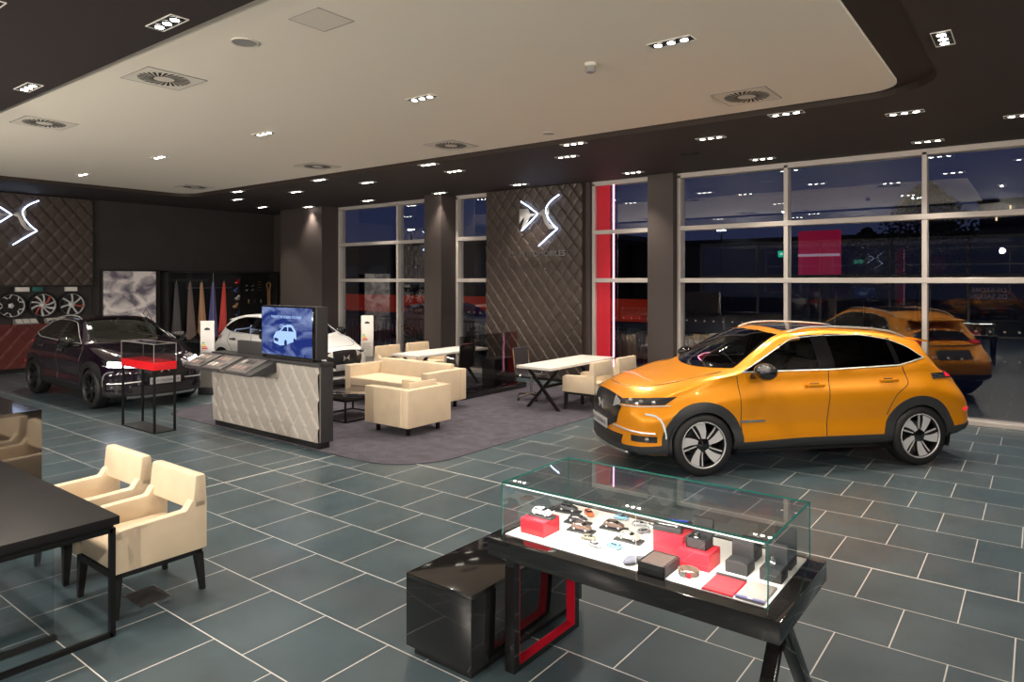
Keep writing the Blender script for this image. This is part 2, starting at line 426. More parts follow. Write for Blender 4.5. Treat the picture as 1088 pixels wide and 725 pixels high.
# emblem wall between the windows
t = thing('feature_panel', 'floor to ceiling bronze quilted panel with lit emblem, between the windows', 'wall panel', (-10.28, 12.55, 0))
b = MB(); quilt(b, 2.62, 4.2, .0125, thick=.10); b.v = [Vector((p.x, p.y, p.z + .06)) for p in b.v]; b.build('quilted_face', 'quilt', t)
MB().box(0, 2.62, -.09, 0, 0, .06).build('skirting', 'black', t)
emblem(t, 1.0, (1.56, -.10, 3.50))
textobj('sign_lettering', 'DS AUTOMOBILES', .165, 'dchrome', (1.49, -.19, 2.78), (R(90), 0, 0), t, .008, sx=1.12)
# accessory wall at the far left
t = thing('accessory_wall', 'brown quilted accessory wall unit with emblem and wheels, far left', 'wall panel', (XL, 2.6, 0), R(90))
W = 4.86
b = MB(); quilt(b, W, 2.17, .025, thick=.16, cell=(.33, .40)); b.v = [Vector((p.x, p.y, p.z + 2.08)) for p in b.v]; b.build('quilted_face', 'quilt', t)
MB().box(0, W, -.10, 0, 1.16, 2.08).build('display_back', 'wall', t)
MB().box(0, W, -.24, 0, 2.04, 2.08, bev=.004).build('shelf', 'black', t)
b = MB(); quilt(b, W, 1.05, .03, thick=.16, cell=(.33, .40)); b.v = [Vector((p.x, p.y, p.z + .11)) for p in b.v]; b.build('lower_quilt', 'quilt_red', t)['label'] = 'dark red quilted lower front'
MB().box(0, W, -.12, 0, 0, .11).build('skirting', 'black', t)
emblem(t, 1.0, (3.12, -.17, 3.58))
# ------------------------------------------------------------------ cars
# local frame: x forward from mid-wheelbase, y left, z up (metres)
BASE = dict(
    W=[(2.27, .875), (2.0, .905), (1.4, .935), (0, .925), (-1.4, .938), (-2.0, .915), (-2.30, .87)],
    sill=[(2.27, .24), (1.9, .24), (1.0, .285), (-1.0, .29), (-1.9, .33), (-2.3, .40)],
    wsh=[(2.27, .76), (1.9, .83), (1.2, .865), (.9, .865), (0, .865), (-1.2, .855), (-1.6, .83), (-2.0, .79), (-2.3, .73)],
    zsh=[(2.27, .80), (2.0, .895), (1.4, 1.02), (.95, 1.115), (.6, 1.14), (0, 1.15), (-1.1, 1.175), (-1.5, 1.20), (-1.9, 1.14), (-2.1, 1.09), (-2.3, 1.00)],
    wr=[(2.27, .58), (1.6, .70), (1.25, .78), (1.0, .825), (.9, .81), (.6, .725), (.3, .63), (0, .605), (-.3, .60), (-.9, .595), (-1.4, .58), (-1.7, .565), (-1.78, .57), (-1.95, .64), (-2.06, .67), (-2.3, .55)],
    zr=[(2.27, .84), (2.0, .955), (1.6, 1.035), (1.25, 1.10), (1.0, 1.135), (.9, 1.18), (.6, 1.365), (.3, 1.525), (.1, 1.575), (-.3, 1.60), (-.9, 1.575), (-1.4, 1.505), (-1.70, 1.44), (-1.77, 1.39), (-1.95, 1.22), (-2.06, 1.125), (-2.3, 1.02)],
    zt=[(2.27, .875), (2.15, .945), (1.9, 1.01), (1.5, 1.085), (1.2, 1.135), (1.1, 1.17), (.8, 1.345), (.5, 1.505), (.3, 1.585), (.1, 1.62), (-.3, 1.638), (-.9, 1.61), (-1.4, 1.54), (-1.72, 1.465), (-1.79, 1.41), (-1.97, 1.22), (-2.07, 1.13), (-2.3, 1.03)],
    xf=2.27, xr=-2.30, bowf=.30, bowr=.24, ax=1.369, rw=.355)
def scale_spec(s, kx, ky, kz, **over):
    o = {}
    for k, v in s.items():
        if isinstance(v, list):
            f = ky if k in ('W', 'wsh', 'wr') else kz
            o[k] = [(x * kx, y * f) for x, y in v]
        else: o[k] = v
    for k in ('xf', 'xr', 'bowf', 'bowr'): o[k] = s[k] * kx
    o['k'] = (kx, ky, kz); o.update(over); return o
BASE['k'] = (1, 1, 1)
class Body:
    """lofted car shell; half sections mirrored across y"""
    def __init__(s, sp, nx=150, ns=14, ng=10, nr=9, nb=3, ncap=6):
        s.sp = sp; c = {k: curve(sp[k]) for k in ('W', 'sill', 'wsh', 'zsh', 'wr', 'zr', 'zt')}; s.c = c
        xf, xr = sp['xf'], sp['xr']; kx, ky, kz = sp['k']
        rf = .13 * kx
        st = []                                      # (x, lateral/vertical shrink, station)
        for i in range(ncap, 0, -1):
            st.append((xr, .88 * i / ncap if False else .88 * (ncap - i) / ncap + .02, xr)) if False else None
        xs = []
        caps = [.04, .25, .45, .62, .76, .86]
        for q in caps: xs.append((xr + .0, q))
        for i in range(5):
            t = (i + 1) / 6 * PI / 2; xs.append((xr + rf * (1 - math.sin(t)) * 1.0, .86 + .14 * math.sin(t)) if False else (xr + rf * (1 - math.cos(t)), .88 + .12 * math.sin(t)))
        a, b = xr + rf, xf - rf
        for i in range(nx + 1): xs.append((lerp(a, b, i / nx), 1))
        for i in range(5, 0, -1):
            t = i / 6 * PI / 2; xs.append((xf - rf * (1 - math.cos(t)), .88 + .12 * math.sin(t)))
        for q in caps[::-1]: xs.append((xf, q))
        pr = []
        def section(x):
            W, zs, wsh, zsh, wr, zr, zt = (c[k](x) for k in ('W', 'sill', 'wsh', 'zsh', 'wr', 'zr', 'zt'))
            p = []
            for i in range(nb + 1): p.append((W * .93 * i / nb, zs - .02 * kz * (1 - (i / nb) ** 4)))
            for i in range(1, ns + 1):
                t = i / ns
                z = lerp(zs, zsh, t)
                y = side(t) * W
                blend = sstep(.62, 1, t); y = lerp(y, wsh, blend) if t > .62 else y
                p.append((y, z))
            for i in range(1, ng + 1):
                t = i / ng; p.append((lerp(wsh, wr, t) + .022 * ky * math.sin(PI * t), lerp(zsh, zr, t)))
            for i in range(1, nr + 1):
                t = i / nr; p.append((wr * (1 - t), zr + (zt - zr) * (1 - (1 - t) ** 2.1)))
            return p
        side = curve([(0, .945), (.08, .974), (.17, .978), (.30, .958), (.46, .975), (.62, .994), (.74, 1.0), (.80, .988), (1, .95)])
        s.n = nb + ns + ng + nr + 1
        vs = []; s.xs = xs
        for x, q in xs:
            p = section(x); zc = (p[0][1] * .5 + p[-1][1] * .5)
            for y, z in p:
                yy = y * q; zz = zc + (z - zc) * q
                vs.append(s.deform(x, yy, zz))
        m = s.n; fs = []
        V = [Vector(v) for v in vs]; N = len(V)
        V2 = V + [Vector((v.x, -v.y, v.z)) for v in V]
        for i in range(len(xs) - 1):
            for j in range(m - 1):
                f = (i * m + j, (i + 1) * m + j, (i + 1) * m + j + 1, i * m + j + 1)
                fs.append(f[::-1]); fs.append(tuple(N + k for k in f))
        for i in (0, len(xs) - 1):                   # close the little hole in each cap
            ring = [i * m + j for j in range(m)] + [N + i * m + j for j in range(m - 1, -1, -1)]
            fs.append(tuple(ring) if i == 0 else tuple(ring[::-1]))
        bm = bmesh.new(); bv = [bm.verts.new(v) for v in V2]
        for f in fs:
            try: bm.faces.new([bv[k] for k in f])
            except ValueError: pass
        bmesh.ops.remove_doubles(bm, verts=bm.verts, dist=.0008)
        bmesh.ops.recalc_face_normals(bm, faces=bm.faces)
        s.bm = bm; s.bvh = BVHTree.FromBMesh(bm)
    def deform(s, x, y, z):
        sp = s.sp; kx, ky, kz = sp['k']; h = 1.1 * kz
        f = sstep(1.25 * kx, sp['xf'], x); r = sstep(-1.3 * kx, sp['xr'], x) if False else sstep(1.3 * kx, -sp['xr'], -x)
        u = min(1.2, abs(y) / (.88 * ky))
        x -= f * (sp['bowf'] * (.35 * u ** 2 + .65 * u ** 4) + .07 * kx * sstep(.62 * kz, .95 * kz, z))
        x += r * (sp['bowr'] * (.3 * u ** 2 + .7 * u ** 4) + .20 * kx * sstep(.62 * kz, 1.10 * kz, z))
        return (x, y, z)
    def hit(s, o, d):
        l, n, i, _ = s.bvh.ray_cast(Vector(o), Vector(d).normalized())
        if l is None:
            l, n, i, _ = s.bvh.find_nearest(Vector(o) + Vector(d).normalized() * 1.0)
        if n.dot(Vector(d)) > 0: n = -n
        return l, n
    def patch(s, fn, nu, nv, off=.004, back=.0):
        """skin over the shell: fn(u,v) gives a ray (origin, direction)"""
        vs = []; 
        for i in range(nu):
            for j in range(nv):
                l, n = s.hit(*fn(i / (nu - 1), j / (nv - 1))); vs.append(l + n * off)
        fs = [(i * nv + j, (i + 1) * nv + j, (i + 1) * nv + j + 1, i * nv + j + 1) for i in range(nu - 1) for j in range(nv - 1)]
        if back:                                     # give it a rim that drops back to the shell
            b = MB(); b.add(vs, fs)
            ring = [i * nv for i in range(nu)] + [(nu - 1) * nv + j for j in range(1, nv)] + [i * nv + nv - 1 for i in range(nu - 2, -1, -1)] + [j for j in range(nv - 2, 0, -1)]
            cen = sum((vs[k] for k in ring), Vector()) / len(ring); k0 = len(b.v)
            low = []
            for k in ring:
                i, j = divmod(k, nv); l, n = s.hit(*fn(i / (nu - 1), j / (nv - 1))); low.append(l - n * back)
            b.add([vs[k] for k in ring] + low, [(q, (q + 1) % len(ring), len(ring) + (q + 1) % len(ring), len(ring) + q) for q in range(len(ring))])
            return b
        return MB().add(vs, fs)
    def line(s, rays, r, off=.0, n=6, closed=False):
        pts = []
        for o, d in rays:
            l, nn = s.hit(o, d); pts.append(l + nn * off)
        return MB().tube(pts, r, n, closed=closed)
def sideray(x, z, sd=1): return ((x, 2 * sd, z), (0, -sd, 0))
def downray(x, y): return ((x, y, 3), (0, 0, -1))
def cylray(phi, z, px=1.3): 
    a = R(phi); return ((px + 3 * math.cos(a), 3 * math.sin(a), z), (-math.cos(a), -math.sin(a), 0))
def poly_xz(xs, lo, hi): return lambda x, z: xs[0] <= x <= xs[1] and lo(x) <= z <= hi(x)

def make_wheel(rw, style, width=.235):
    """returns builders; wheel axis along local y, outer face at +y"""
    M = Matrix.Rotation(-PI / 2, 4, 'X')             # local z -> +y
    rr = rw * .73; w = width / 2
    t = MB().lathe([(rr, -w + .02), (rr + .01, -w), (rw * .90, -w), (rw * .975, -w + .02), (rw, -w + .045), (rw, w - .045), (rw * .975, w - .02), (rw * .90, w), (rr + .012, w), (rr, w - .015)], 44, 0, M)
    rim = MB().lathe([(rr, -w + .02), (rr * .93, -w + .05), (rr * .90, w - .05), (rr * .955, w - .012), (rr * .99, w - .002), (rr + .006, w - .012)], 44, [0, 0, 0, 2, 2], M)
    rim.lathe([(.0, -w + .07), (rr * .62, -w + .07), (rr * .62, -w + .085), (0, -w + .085)], 24, 1, M)       # brake disc
    sp = MB(); caps = MB()
    f = w - .02
    def spoke(a, r0, r1, w0, w1, sweep, z0, z1, mat, th=.022):
        def P(r, off, z): 
            b = a + sweep * (r - r0) / (r1 - r0)
            return (r * math.cos(b) - off * math.sin(b), r * math.sin(b) + off * math.cos(b), z)
        n = 5; top = []; vs = []
        for i in range(n + 1):
            q = i / n; r = lerp(r0, r1, q); ww = lerp(w0, w1, q); z = lerp(z0, z1, q)
            vs += [P(r, -ww, z), P(r, ww, z), P(r, ww * .8, z - th), P(r, -ww * .8, z - th)]
        fs = []
        for i in range(n):
            for j in range(4): fs.append((4 * i + j, 4 * i + (j + 1) % 4, 4 * i + 4 + (j + 1) % 4, 4 * i + 4 + j))
        fs += [(0, 3, 2, 1), (4 * n, 4 * n + 1, 4 * n + 2, 4 * n + 3)]
        sp.add(vs, fs, mat, M)
    if style == 'blade':
        for k in range(5):
            a = 2 * PI * k / 5 + .35
            spoke(a, rr * .16, rr * .97, .016, .062, .30, f - .012, f - .002, 0)
            spoke(a + .42, rr * .22, rr * .95, .022, .030, .10, f - .03, f - .016, 1)
            spoke(a - .14, rr * .22, rr * .94, .02, .018, .22, f - .03, f - .016, 1)
            spoke(a + .64, rr * .3, rr * .94, .006, .008, .05, f - .02, f - .012, 0)
    elif style == 'turbine':
        for k in range(10): spoke(2 * PI * k / 10, rr * .18, rr * .96, .014, .020 if k % 2 else .028, .35, f - .02, f - .006, 2 if k in (1, 6) else 0)
    elif style == 'star':
        for k in range(7): spoke(2 * PI * k / 7 + .1, rr * .18, rr * .96, .014, .024, .18, f - .02, f - .006, 2 if k == 3 else 0)
    elif style == 'fork':
        for k in range(5):
            a = 2 * PI * k / 5
            spoke(a, rr * .2, rr * .66, .045, .03, 0, f - .02, f - .012, 1)
            spoke(a - .10, rr * .62, rr * .96, .012, .016, -.28, f - .012, f - .004, 0); spoke(a + .10, rr * .62, rr * .96, .012, .016, .28, f - .012, f - .004, 0)
    else:
        for k in range(5):
            for d in (-.13, .13): spoke(2 * PI * k / 5 + d, rr * .2, rr * .95, .02, .026, d * .6, f - .02, f - .006, 1)
    caps.lathe([(0, f + .004), (.022, f + .004), (.030, f), (.075 if style == 'blade' else .05, f - .012), (.08, f - .04)], 20, 0, M)
    return t, rim, sp, caps
def add_wheels(car, ax, yw, rw, style, mats, width=.235):
    first = {}
    for sx in (1, -1):
        for sd in (1, -1):
            if not first:
                t, rim, sp, cp = make_wheel(rw, style, width)
                w = t.build('wheel', 'rubber', car)
                first['w'] = w; first['p'] = [rim.build('rim', mats[0] + ['alu' if style == 'blade' else mats[0][0]], w), sp.build('spokes', mats[1], w, angle=25), cp.build('hub_cap', mats[2], w)]
                w['label'] = 'alloy wheel with black tyre'
            else:
                w = first['w'].copy(); COL.objects.link(w); w.parent = car
                for p in first['p']:
                    q = p.copy(); COL.objects.link(q); q.parent = w
            w.location = (sx * ax, sd * (yw - width / 2), rw); w.rotation_euler = (0, .3 * sx + .2, 0 if sd > 0 else PI)

def make_car(name, label, cat, loc, heading, sp, paint, chrome_windows=True, lights_on=False, wheel='blade', wheelmats=None, plate=None, rails=True, roofglass=True, clad='cladding', steer=-1, tail=True, interior=True, grille_w=.50):
    kx, ky, kz = sp['k']; ax, rw = sp['ax'], sp['rw']
    car = thing(name, label, cat, loc, heading)
    B = Body(sp); bm = B.bm
    X = lambda v: v * kx
    Z = lambda v: v * kz
    # ---- window outlines in side view (x falls rearwards)
    fl = curve([(X(-.13), Z(1.160)), (X(.5), Z(1.155)), (X(.87), Z(1.150))]); fh = curve([(X(-.13), Z(1.535)), (X(.12), Z(1.510)), (X(.87), Z(1.158))])
    fh2 = lambda x: min(fh(x), Z(1.158) + (X(.87) - x) * (Z(.36) / X(.73)))
    rl = curve([(X(-.27), Z(1.162)), (X(-1.10), Z(1.188))]); rh = curve([(X(-.27), Z(1.540)), (X(-.7), Z(1.540)), (X(-1.10), Z(1.488))])
    ql = curve([(X(-1.14), Z(1.190)), (X(-1.5), Z(1.262))]); qh = curve([(X(-1.14), Z(1.480)), (X(-1.35), Z(1.395)), (X(-1.5), Z(1.275))])
    wins = [('door_window', X(-.13), X(.87), fl, fh2, GL_CAR), ('rear_window', X(-1.10), X(-.27), rl, rh, GL_CAR_D), ('quarter_window', X(-1.5), X(-1.14), ql, qh, GL_CAR_D)]
    wsb = lambda y: X(1.14) - X(.24) * (abs(y) / (.75 * ky)) ** 2.2
    wst = lambda y: X(.32) - X(.05) * (abs(y) / (.55 * ky)) ** 2
    rwt, rwb = X(-1.79), X(-1.97)
    # ---- openings
    kill = []
    for f in bm.faces:                               # black print under the rims of the glass
        c = f.calc_center_median(); ay = abs(c.y); v = (wsb(c.y) - c.x) / max(.01, wsb(c.y) - wst(c.y))
        if c.z > Z(1.08) and 0.015 < v < 1.0 and ay < lerp(.715, .545, min(1, max(0, v))) * ky and f.normal.x > .1: f.material_index = 1
        if ay > .45 * ky and f.normal.y * c.y > 0:
            for _, a, b, lo, hi, _g in wins:
                if a < c.x < b and lo(c.x) + .004 < c.z < hi(c.x) - .004: f.material_index = 1
    for f in bm.faces:
        c = f.calc_center_median(); ay = abs(c.y)
        if ay > .40 * ky and Z(1.12) < c.z < Z(1.58):
            for _, a, b, lo, hi, _g in wins:
                if a + .02 < c.x < b - .02 and lo(c.x) + .012 < c.z < hi(c.x) - .012 and ay < .90 * ky: kill.append(f); break
            else:
                hw = lerp(.70, .53, sstep(wsb(0), wst(0), -c.x + wsb(0) + wst(0)) if False else min(1, max(0, (wsb(0) - c.x) / (wsb(0) - wst(0))))) * ky
                if ay < hw and wst(c.y) + .02 < c.x < wsb(c.y) - .03 and f.normal.x > .25: kill.append(f)
        elif ay <= .40 * ky and wst(c.y) + .02 < c.x < wsb(c.y) - .03 and c.z > Z(1.1): kill.append(f)
    arch = sp.get('arch', .405) * rw / .355
    for f in bm.faces:
        c = f.calc_center_median()
        if abs(c.y) > .60 * ky and any(math.hypot(c.x - sx * ax, c.z - rw) < arch and c.z < rw + arch for sx in (1, -1)): kill.append(f)
    kill = list(set(kill)); bmesh.ops.delete(bm, geom=kill, context='FACES')
    shell = bm.copy()
    mi = [f.material_index for f in shell.faces]
    o = MB().from_bm(shell, mi).build('body', [paint, 'pianoblack'], car, angle=50)
    P = lambda b, n, m, par=car, **k: b.build(n, m, par, **k)
    both = (1, -1)
    # ---- glass
    for nme, a, b, lo, hi, g in wins:
        for sd in both:
            P(B.patch(lambda u, v: sideray(lerp(a, b, u), lerp(lo(lerp(a, b, u)), hi(lerp(a, b, u)), v), sd), 26, 12, .003), nme, g)
    P(B.patch(lambda u, v: downray(lerp(wsb((2 * u - 1) * .72 * ky), wst((2 * u - 1) * .54 * ky), v), (2 * u - 1) * lerp(.72, .54, v) * ky), 22, 16, .003), 'windscreen', GL_CAR)
    P(B.patch(lambda u, v: downray(wsb((2 * u - 1) * .725 * ky) + lerp(X(.022), X(-.075), v), (2 * u - 1) * .725 * ky), 40, 5, .0055), 'cowl', 'pianoblack')
    for sd in both: P(B.line([downray(lerp(wsb(.72 * ky), wst(.54 * ky), i / 20), sd * lerp(.722, .542, i / 20) * ky) for i in range(21)], .010, .001), 'windscreen_seal', 'pianoblack')
    P(B.patch(lambda u, v: downray(lerp(rwb, rwt, v), (2 * u - 1) * lerp(.60, .50, v) * ky), 14, 8, .004), 'rear_screen', 'pianoblack')
    if roofglass: P(B.patch(lambda u, v: downray(lerp(X(.16), X(-1.05), u), (2 * v - 1) * .47 * ky), 22, 12, .004), 'roof_glass', 'pianoblack')
    for sd in both:
        P(B.patch(lambda u, v: sideray(lerp(X(-.295), X(-.085), u), lerp(Z(1.155), Z(1.545), v), sd), 8, 14, .006), 'door_pillar', 'pianoblack')
        P(B.patch(lambda u, v: sideray(lerp(X(-1.155), X(-1.085), u), lerp(Z(1.186), Z(1.492), v), sd), 5, 12, .006), 'rear_pillar', 'pianoblack')
        pts = [sideray(x, fl(x) if x > X(-.2) else rl(x) if x > X(-1.12) else ql(x), sd) for x in [lerp(X(.89), X(-1.52), i / 40) for i in range(41)]]
        top = [sideray(x, qh(x) if x < X(-1.12) else rh(x) if x < X(-.2) else fh2(x), sd) for x in [lerp(X(-1.52), X(.88), i / 50) for i in range(51)]]
        P(B.line(pts, .0095, .004), 'chrome_trim', 'satin' if chrome_windows else 'pianoblack')
        P(B.line(top, .007, .002), 'window_seal', 'satin' if chrome_windows else 'pianoblack')
    # ---- seams
    for sd in both:
        s1 = [sideray(lerp(X(.95), X(.90), t), lerp(Z(1.11), Z(.40), t), sd) for t in [i / 16 for i in range(17)]]
        s2 = [sideray(lerp(X(-.20), X(-.15), t), lerp(Z(1.15), Z(.40), t), sd) for t in [i / 16 for i in range(17)]]
        s3c = curve([(Z(.62), X(-.93)), (Z(.85), X(-1.04)), (Z(1.0), X(-1.22)), (Z(1.18), X(-1.17))])
        s3 = [sideray(s3c(z), z, sd) for z in [lerp(Z(1.18), Z(.62), i / 16) for i in range(17)]]
        for q in (s1, s2, s3): P(B.line(q, .0055, -.001, 6), 'door_seam', 'black')
    hood = [downray(X(1.05) + X(1.03) * (1 - (abs(y) / (.70 * ky)) ** 3.2) ** .45 if abs(y) < .7 * ky else X(1.05), y) for y in [(-.70 + 1.4 * i / 60) * ky for i in range(61)]]
    P(B.line(hood, .0055, -.001, 6), 'bonnet_seam', 'black')
    for sg in (.34, -.34):                       # two soft creases run down the bonnet
        pass
    # ---- cladding: arches, sills, bumpers
    for sx in both:
        for sd in both:
            cx, cz = sx * ax, rw
            R1, R2 = arch - .034, arch + .075 * rw / .355
            def ringray(u, v):
                a = lerp(R(-16), R(196), u); r = lerp(R1, R2, v); return sideray(cx + r * math.cos(a), max(Z(.235), cz + r * math.sin(a)), sd)
            b = B.patch(ringray, 40, 5, .012, .02)
            P(b, 'arch_cladding', clad)
            w = MB()                                  # liner inside the arch
            n = 24
            vs = []
            for i in range(n + 1):
                a = lerp(R(-20), R(200), i / n)
                for y in (.905, .52): vs.append((cx + (arch + .005) * math.cos(a), sd * y * ky, cz + (arch + .005) * math.sin(a)))
            w.add(vs, [(2 * i, 2 * i + 1, 2 * i + 3, 2 * i + 2) for i in range(n)])
            w.add([(cx + (arch + .01) * math.cos(lerp(R(-20), R(200), i / n)), sd * .52 * ky, cz + (arch + .01) * math.sin(lerp(R(-20), R(200), i / n))) for i in range(n + 1)], [tuple(range(n + 1))])
            P(w, 'wheel_arch', 'black')
    for sd in both:
        P(B.patch(lambda u, v: sideray(lerp(X(1.0), X(-1.0), u), lerp(Z(.262), Z(lerp(.365, .395, sstep(0, .5, u))), v), sd), 40, 5, .010, .02), 'sill_cladding', clad)
        if sp is BASE: P(B.patch(lambda u, v: sideray(lerp(.93, .62, u), lerp(.588 + .004 * u, .618 - .004 * u, v), sd), 12, 4, .008, .012), 'side_badge', 'chrome')
    P(B.patch(lambda u, v: cylray(lerp(-56, 56, u), lerp(Z(.225), Z(.315) + Z(.05) * abs(2 * u - 1) ** 3, v), X(1.2)), 60, 5, .012, .02), 'lower_bumper', clad)
    P(B.patch(lambda u, v: cylray(lerp(-33, 33, u), lerp(Z(.238), Z(.258), v), X(1.2)), 40, 3, .030, .03), 'silver_lip', 'cladlip')
    P(B.patch(lambda u, v: cylray(lerp(180 - 56, 180 + 56, u), lerp(Z(.33), Z(.50) - Z(.05) * abs(2 * u - 1) ** 2, v), X(-1.2)), 60, 5, .012, .02), 'rear_bumper', clad)
    # ---- front
    def front(y, z): return ((X(4), y, z), (-1, 0, 0))
    gt = lambda q: Z(.865) - Z(.035) * abs(q) ** 2
    gb = lambda q: Z(.47) + Z(.08) * max(0, abs(q) - .55) / .45
    def grray(u, v):
        q = 2 * u - 1; z = lerp(gb(q), gt(q), v); wv = grille_w * ky * (1 - .10 * abs(v - .62) * 2)
        return front(q * wv, z)
    g = B.patch(grray, 30, 18, .012, .01)
    def grille_mat():
        if 'grille' in MT: return MT['grille']
        m, nt, out = _mat('grille mesh'); N = nt.nodes; L = nt.links
        tc = N.new('ShaderNodeTexCoord'); sp_ = N.new('ShaderNodeSeparateXYZ'); L.new(tc.outputs['Object'], sp_.inputs[0])
        ks = []
        for sg in (1, -1):
            a = N.new('ShaderNodeMath'); a.operation = 'MULTIPLY'; a.inputs[1].default_value = sg * 1.0; L.new(sp_.outputs[1], a.inputs[0])
            b = N.new('ShaderNodeMath'); L.new(a.outputs[0], b.inputs[0]); L.new(sp_.outputs[2], b.inputs[1])
            c = N.new('ShaderNodeMath'); c.operation = 'MULTIPLY'; c.inputs[1].default_value = 24; L.new(b.outputs[0], c.inputs[0])
            d = N.new('ShaderNodeMath'); d.operation = 'FRACT'; L.new(c.outputs[0], d.inputs[0])
            e = N.new('ShaderNodeMath'); e.operation = 'LESS_THAN'; e.inputs[1].default_value = .22; L.new(d.outputs[0], e.inputs[0]); ks.append(e)
        mx = N.new('ShaderNodeMath'); mx.operation = 'MAXIMUM'; L.new(ks[0].outputs[0], mx.inputs[0]); L.new(ks[1].outputs[0], mx.inputs[1])
        p = N.new('ShaderNodeBsdfPrincipled'); p.inputs['Roughness'].default_value = .22; p.inputs['Metallic'].default_value = .8
        cm = N.new('ShaderNodeMix'); cm.data_type = 'RGBA'; cm.inputs[6].default_value = (.006, .006, .007, 1); cm.inputs[7].default_value = (.17, .17, .18, 1)
        L.new(mx.outputs[0], cm.inputs[0]); L.new(cm.outputs[2], p.inputs['Base Color'])
        bp = N.new('ShaderNodeBump'); bp.inputs['Strength'].default_value = .6; bp.inputs['Distance'].default_value = .004; L.new(mx.outputs[0], bp.inputs['Height']); L.new(bp.outputs[0], p.inputs['Normal'])
        L.new(p.outputs[0], out.inputs[0]); MT['grille'] = m; return m
    gr = P(g, 'grille', grille_mat())
    b = MB()                                          # winged emblem in the grille
    l, n = B.hit(*front(0, Z(.70)))
    for sd in both:
        b.prism([(l.x + .016, sd * .005, l.z - .01), (l.x + .016, sd * .075, l.z + .055), (l.x + .016, sd * .06, l.z + .005), (l.x + .016, sd * .075, l.z - .05), (l.x + .016, sd * .035, l.z - .012)], (.014, 0, 0))
    P(b, 'grille_emblem', 'satin', gr)
    P(B.patch(lambda u, v: front((2 * u - 1) * .56 * ky * (1 - .1 * (1 - v)), lerp(Z(.285), Z(.43), v)), 26, 8, .008, .01), 'lower_intake', 'black')
    b = MB()
    for k in range(4):
        z = Z(.305 + k * .032); t = B.line([front((2 * u / 20 - 1) * .54 * ky, z) for u in range(21)], .005, .010, 5); b.add(t.v, t.f)
    P(b, 'intake_slats', 'softblack')
    l, n = B.hit(*front(0, Z(.50)))
    pl = MB().box(l.x + .012, l.x + .030, -.26, .26, Z(.445), Z(.445) + .112, bev=.004).build('number_plate', 'plate', car)
    if plate: textobj('plate_lettering', plate, .062, 'ink', (l.x + .031, 0, Z(.445) + .056), (R(90), 0, R(90)), pl, .001)
    for sd in both:
        def hray(u, v):
            ph = lerp(27, lerp(59, 67, v), u); lo = lerp(.778, .800, u); hi = lerp(.822, .893, u ** .8)
            return cylray(sd * ph, Z(lerp(lo, hi, v)), X(1.3))
        hl = P(B.patch(hray, 24, 8, .008, .012), 'headlamp', 'lampglass')
        if lights_on:
            P(B.patch(lambda u, v: cylray(sd * lerp(30, 56, u), Z(lerp(.775, .835 + .03 * u, v)), X(1.3)), 14, 5, .018, .008), 'lit_lens', emat('daytime lamp', (.85, .86, 1.0), 14), hl)
        else:
            for ph in (36, 44, 52):
                l, n = B.hit(*cylray(sd * ph, Z(.825), X(1.3))); P(MB().ball(tuple(l + n * .004), (.028, .028, .022), n=10, m=6), 'lamp_lens', 'dchrome', hl)
        P(B.patch(lambda u, v: cylray(sd * lerp(20.5, 28, u), Z(lerp(lerp(.72, .765, u), lerp(.845, .80, u), v)), X(1.3)), 8, 6, .013, .01), 'chrome_wing', 'satin')
        P(B.line([cylray(sd * lerp(27, 63, i / 14), Z(lerp(.757, .793, i / 14)), X(1.3)) for i in range(15)], .008, .006), 'lamp_trim', 'satin')
        # running-light blade and the chrome blade over the fog lamp
        P(B.line([cylray(sd * p, Z(z), X(1.3)) for p, z in ((48, .70), (54, .685), (57, .65), (58.5, .60), (59.5, .53), (60, .47), (60, .43))], .011, .006), 'running_light', emat('pearl running light', (.9, .88, .8), .8 if not lights_on else .25))
        P(B.line([cylray(sd * p, Z(z), X(1.3)) for p, z in ((22, .515), (30, .508), (38, .498), (46, .492), (54, .49))], .012, .008), 'bumper_blade', 'satin')
        P(B.patch(lambda u, v: cylray(sd * lerp(39, 55, u), Z(lerp(.385 , .455, v)), X(1.3)), 10, 5, .006, .01), 'fog_recess', 'black')
        l, n = B.hit(*cylray(sd * 49, Z(.42), X(1.3))); P(MB().ball(tuple(l), .028, n=12, m=8), 'fog_lamp', 'dchrome')
        # mirror
        my = .985 * ky
        b = MB().ball((X(.70), sd * (my + .06), Z(1.175)), (.125 * kx, .150 * ky, .098 * kz), n=20, m=12)
        mr = P(b, 'door_mirror', 'pianoblack')
        P(MB().cyl((X(.73), sd * (my + .02), Z(1.12)), (X(.76), sd * (my - .13), Z(1.10)), .028, .035, 10), 'mirror_stalk', 'pianoblack', mr)
        # handles
        for hx, hz in ((-.005, .985), (-.965, 1.02)):
            l, n = B.hit(*sideray(X(hx), Z(hz), sd))
            P(MB().box(l.x - .115, l.x + .115, l.y + sd * .022 - .012, l.y + sd * .022 + .012, l.z - .016, l.z + .018, bev=.008)
              .box(l.x - .11, l.x - .08, l.y - .012, l.y + sd * .02, l.z - .012, l.z + .012).box(l.x + .08, l.x + .11, l.y - .012, l.y + sd * .02, l.z - .012, l.z + .012), 'door_handle', paint if sp is BASE else 'softblack')
            P(B.patch(lambda u, v: sideray(X(hx) + (u - .5) * .12, Z(hz) + (v - .5) * .05, sd), 6, 4, .002), 'handle_cup', 'black')
        # roof rails
        if rails:
            rail = []
            for i in range(24):
                t = i / 23; x = lerp(X(.16), X(-1.42), t); l, n = B.hit(*downray(x, sd * .585 * ky)); rail.append(l + Vector((0, 0, .034 * min(1, 9 * min(t, 1 - t)) + .004)))
            P(MB().tube(rail, .0125, 8), 'roof_rail', 'satin')
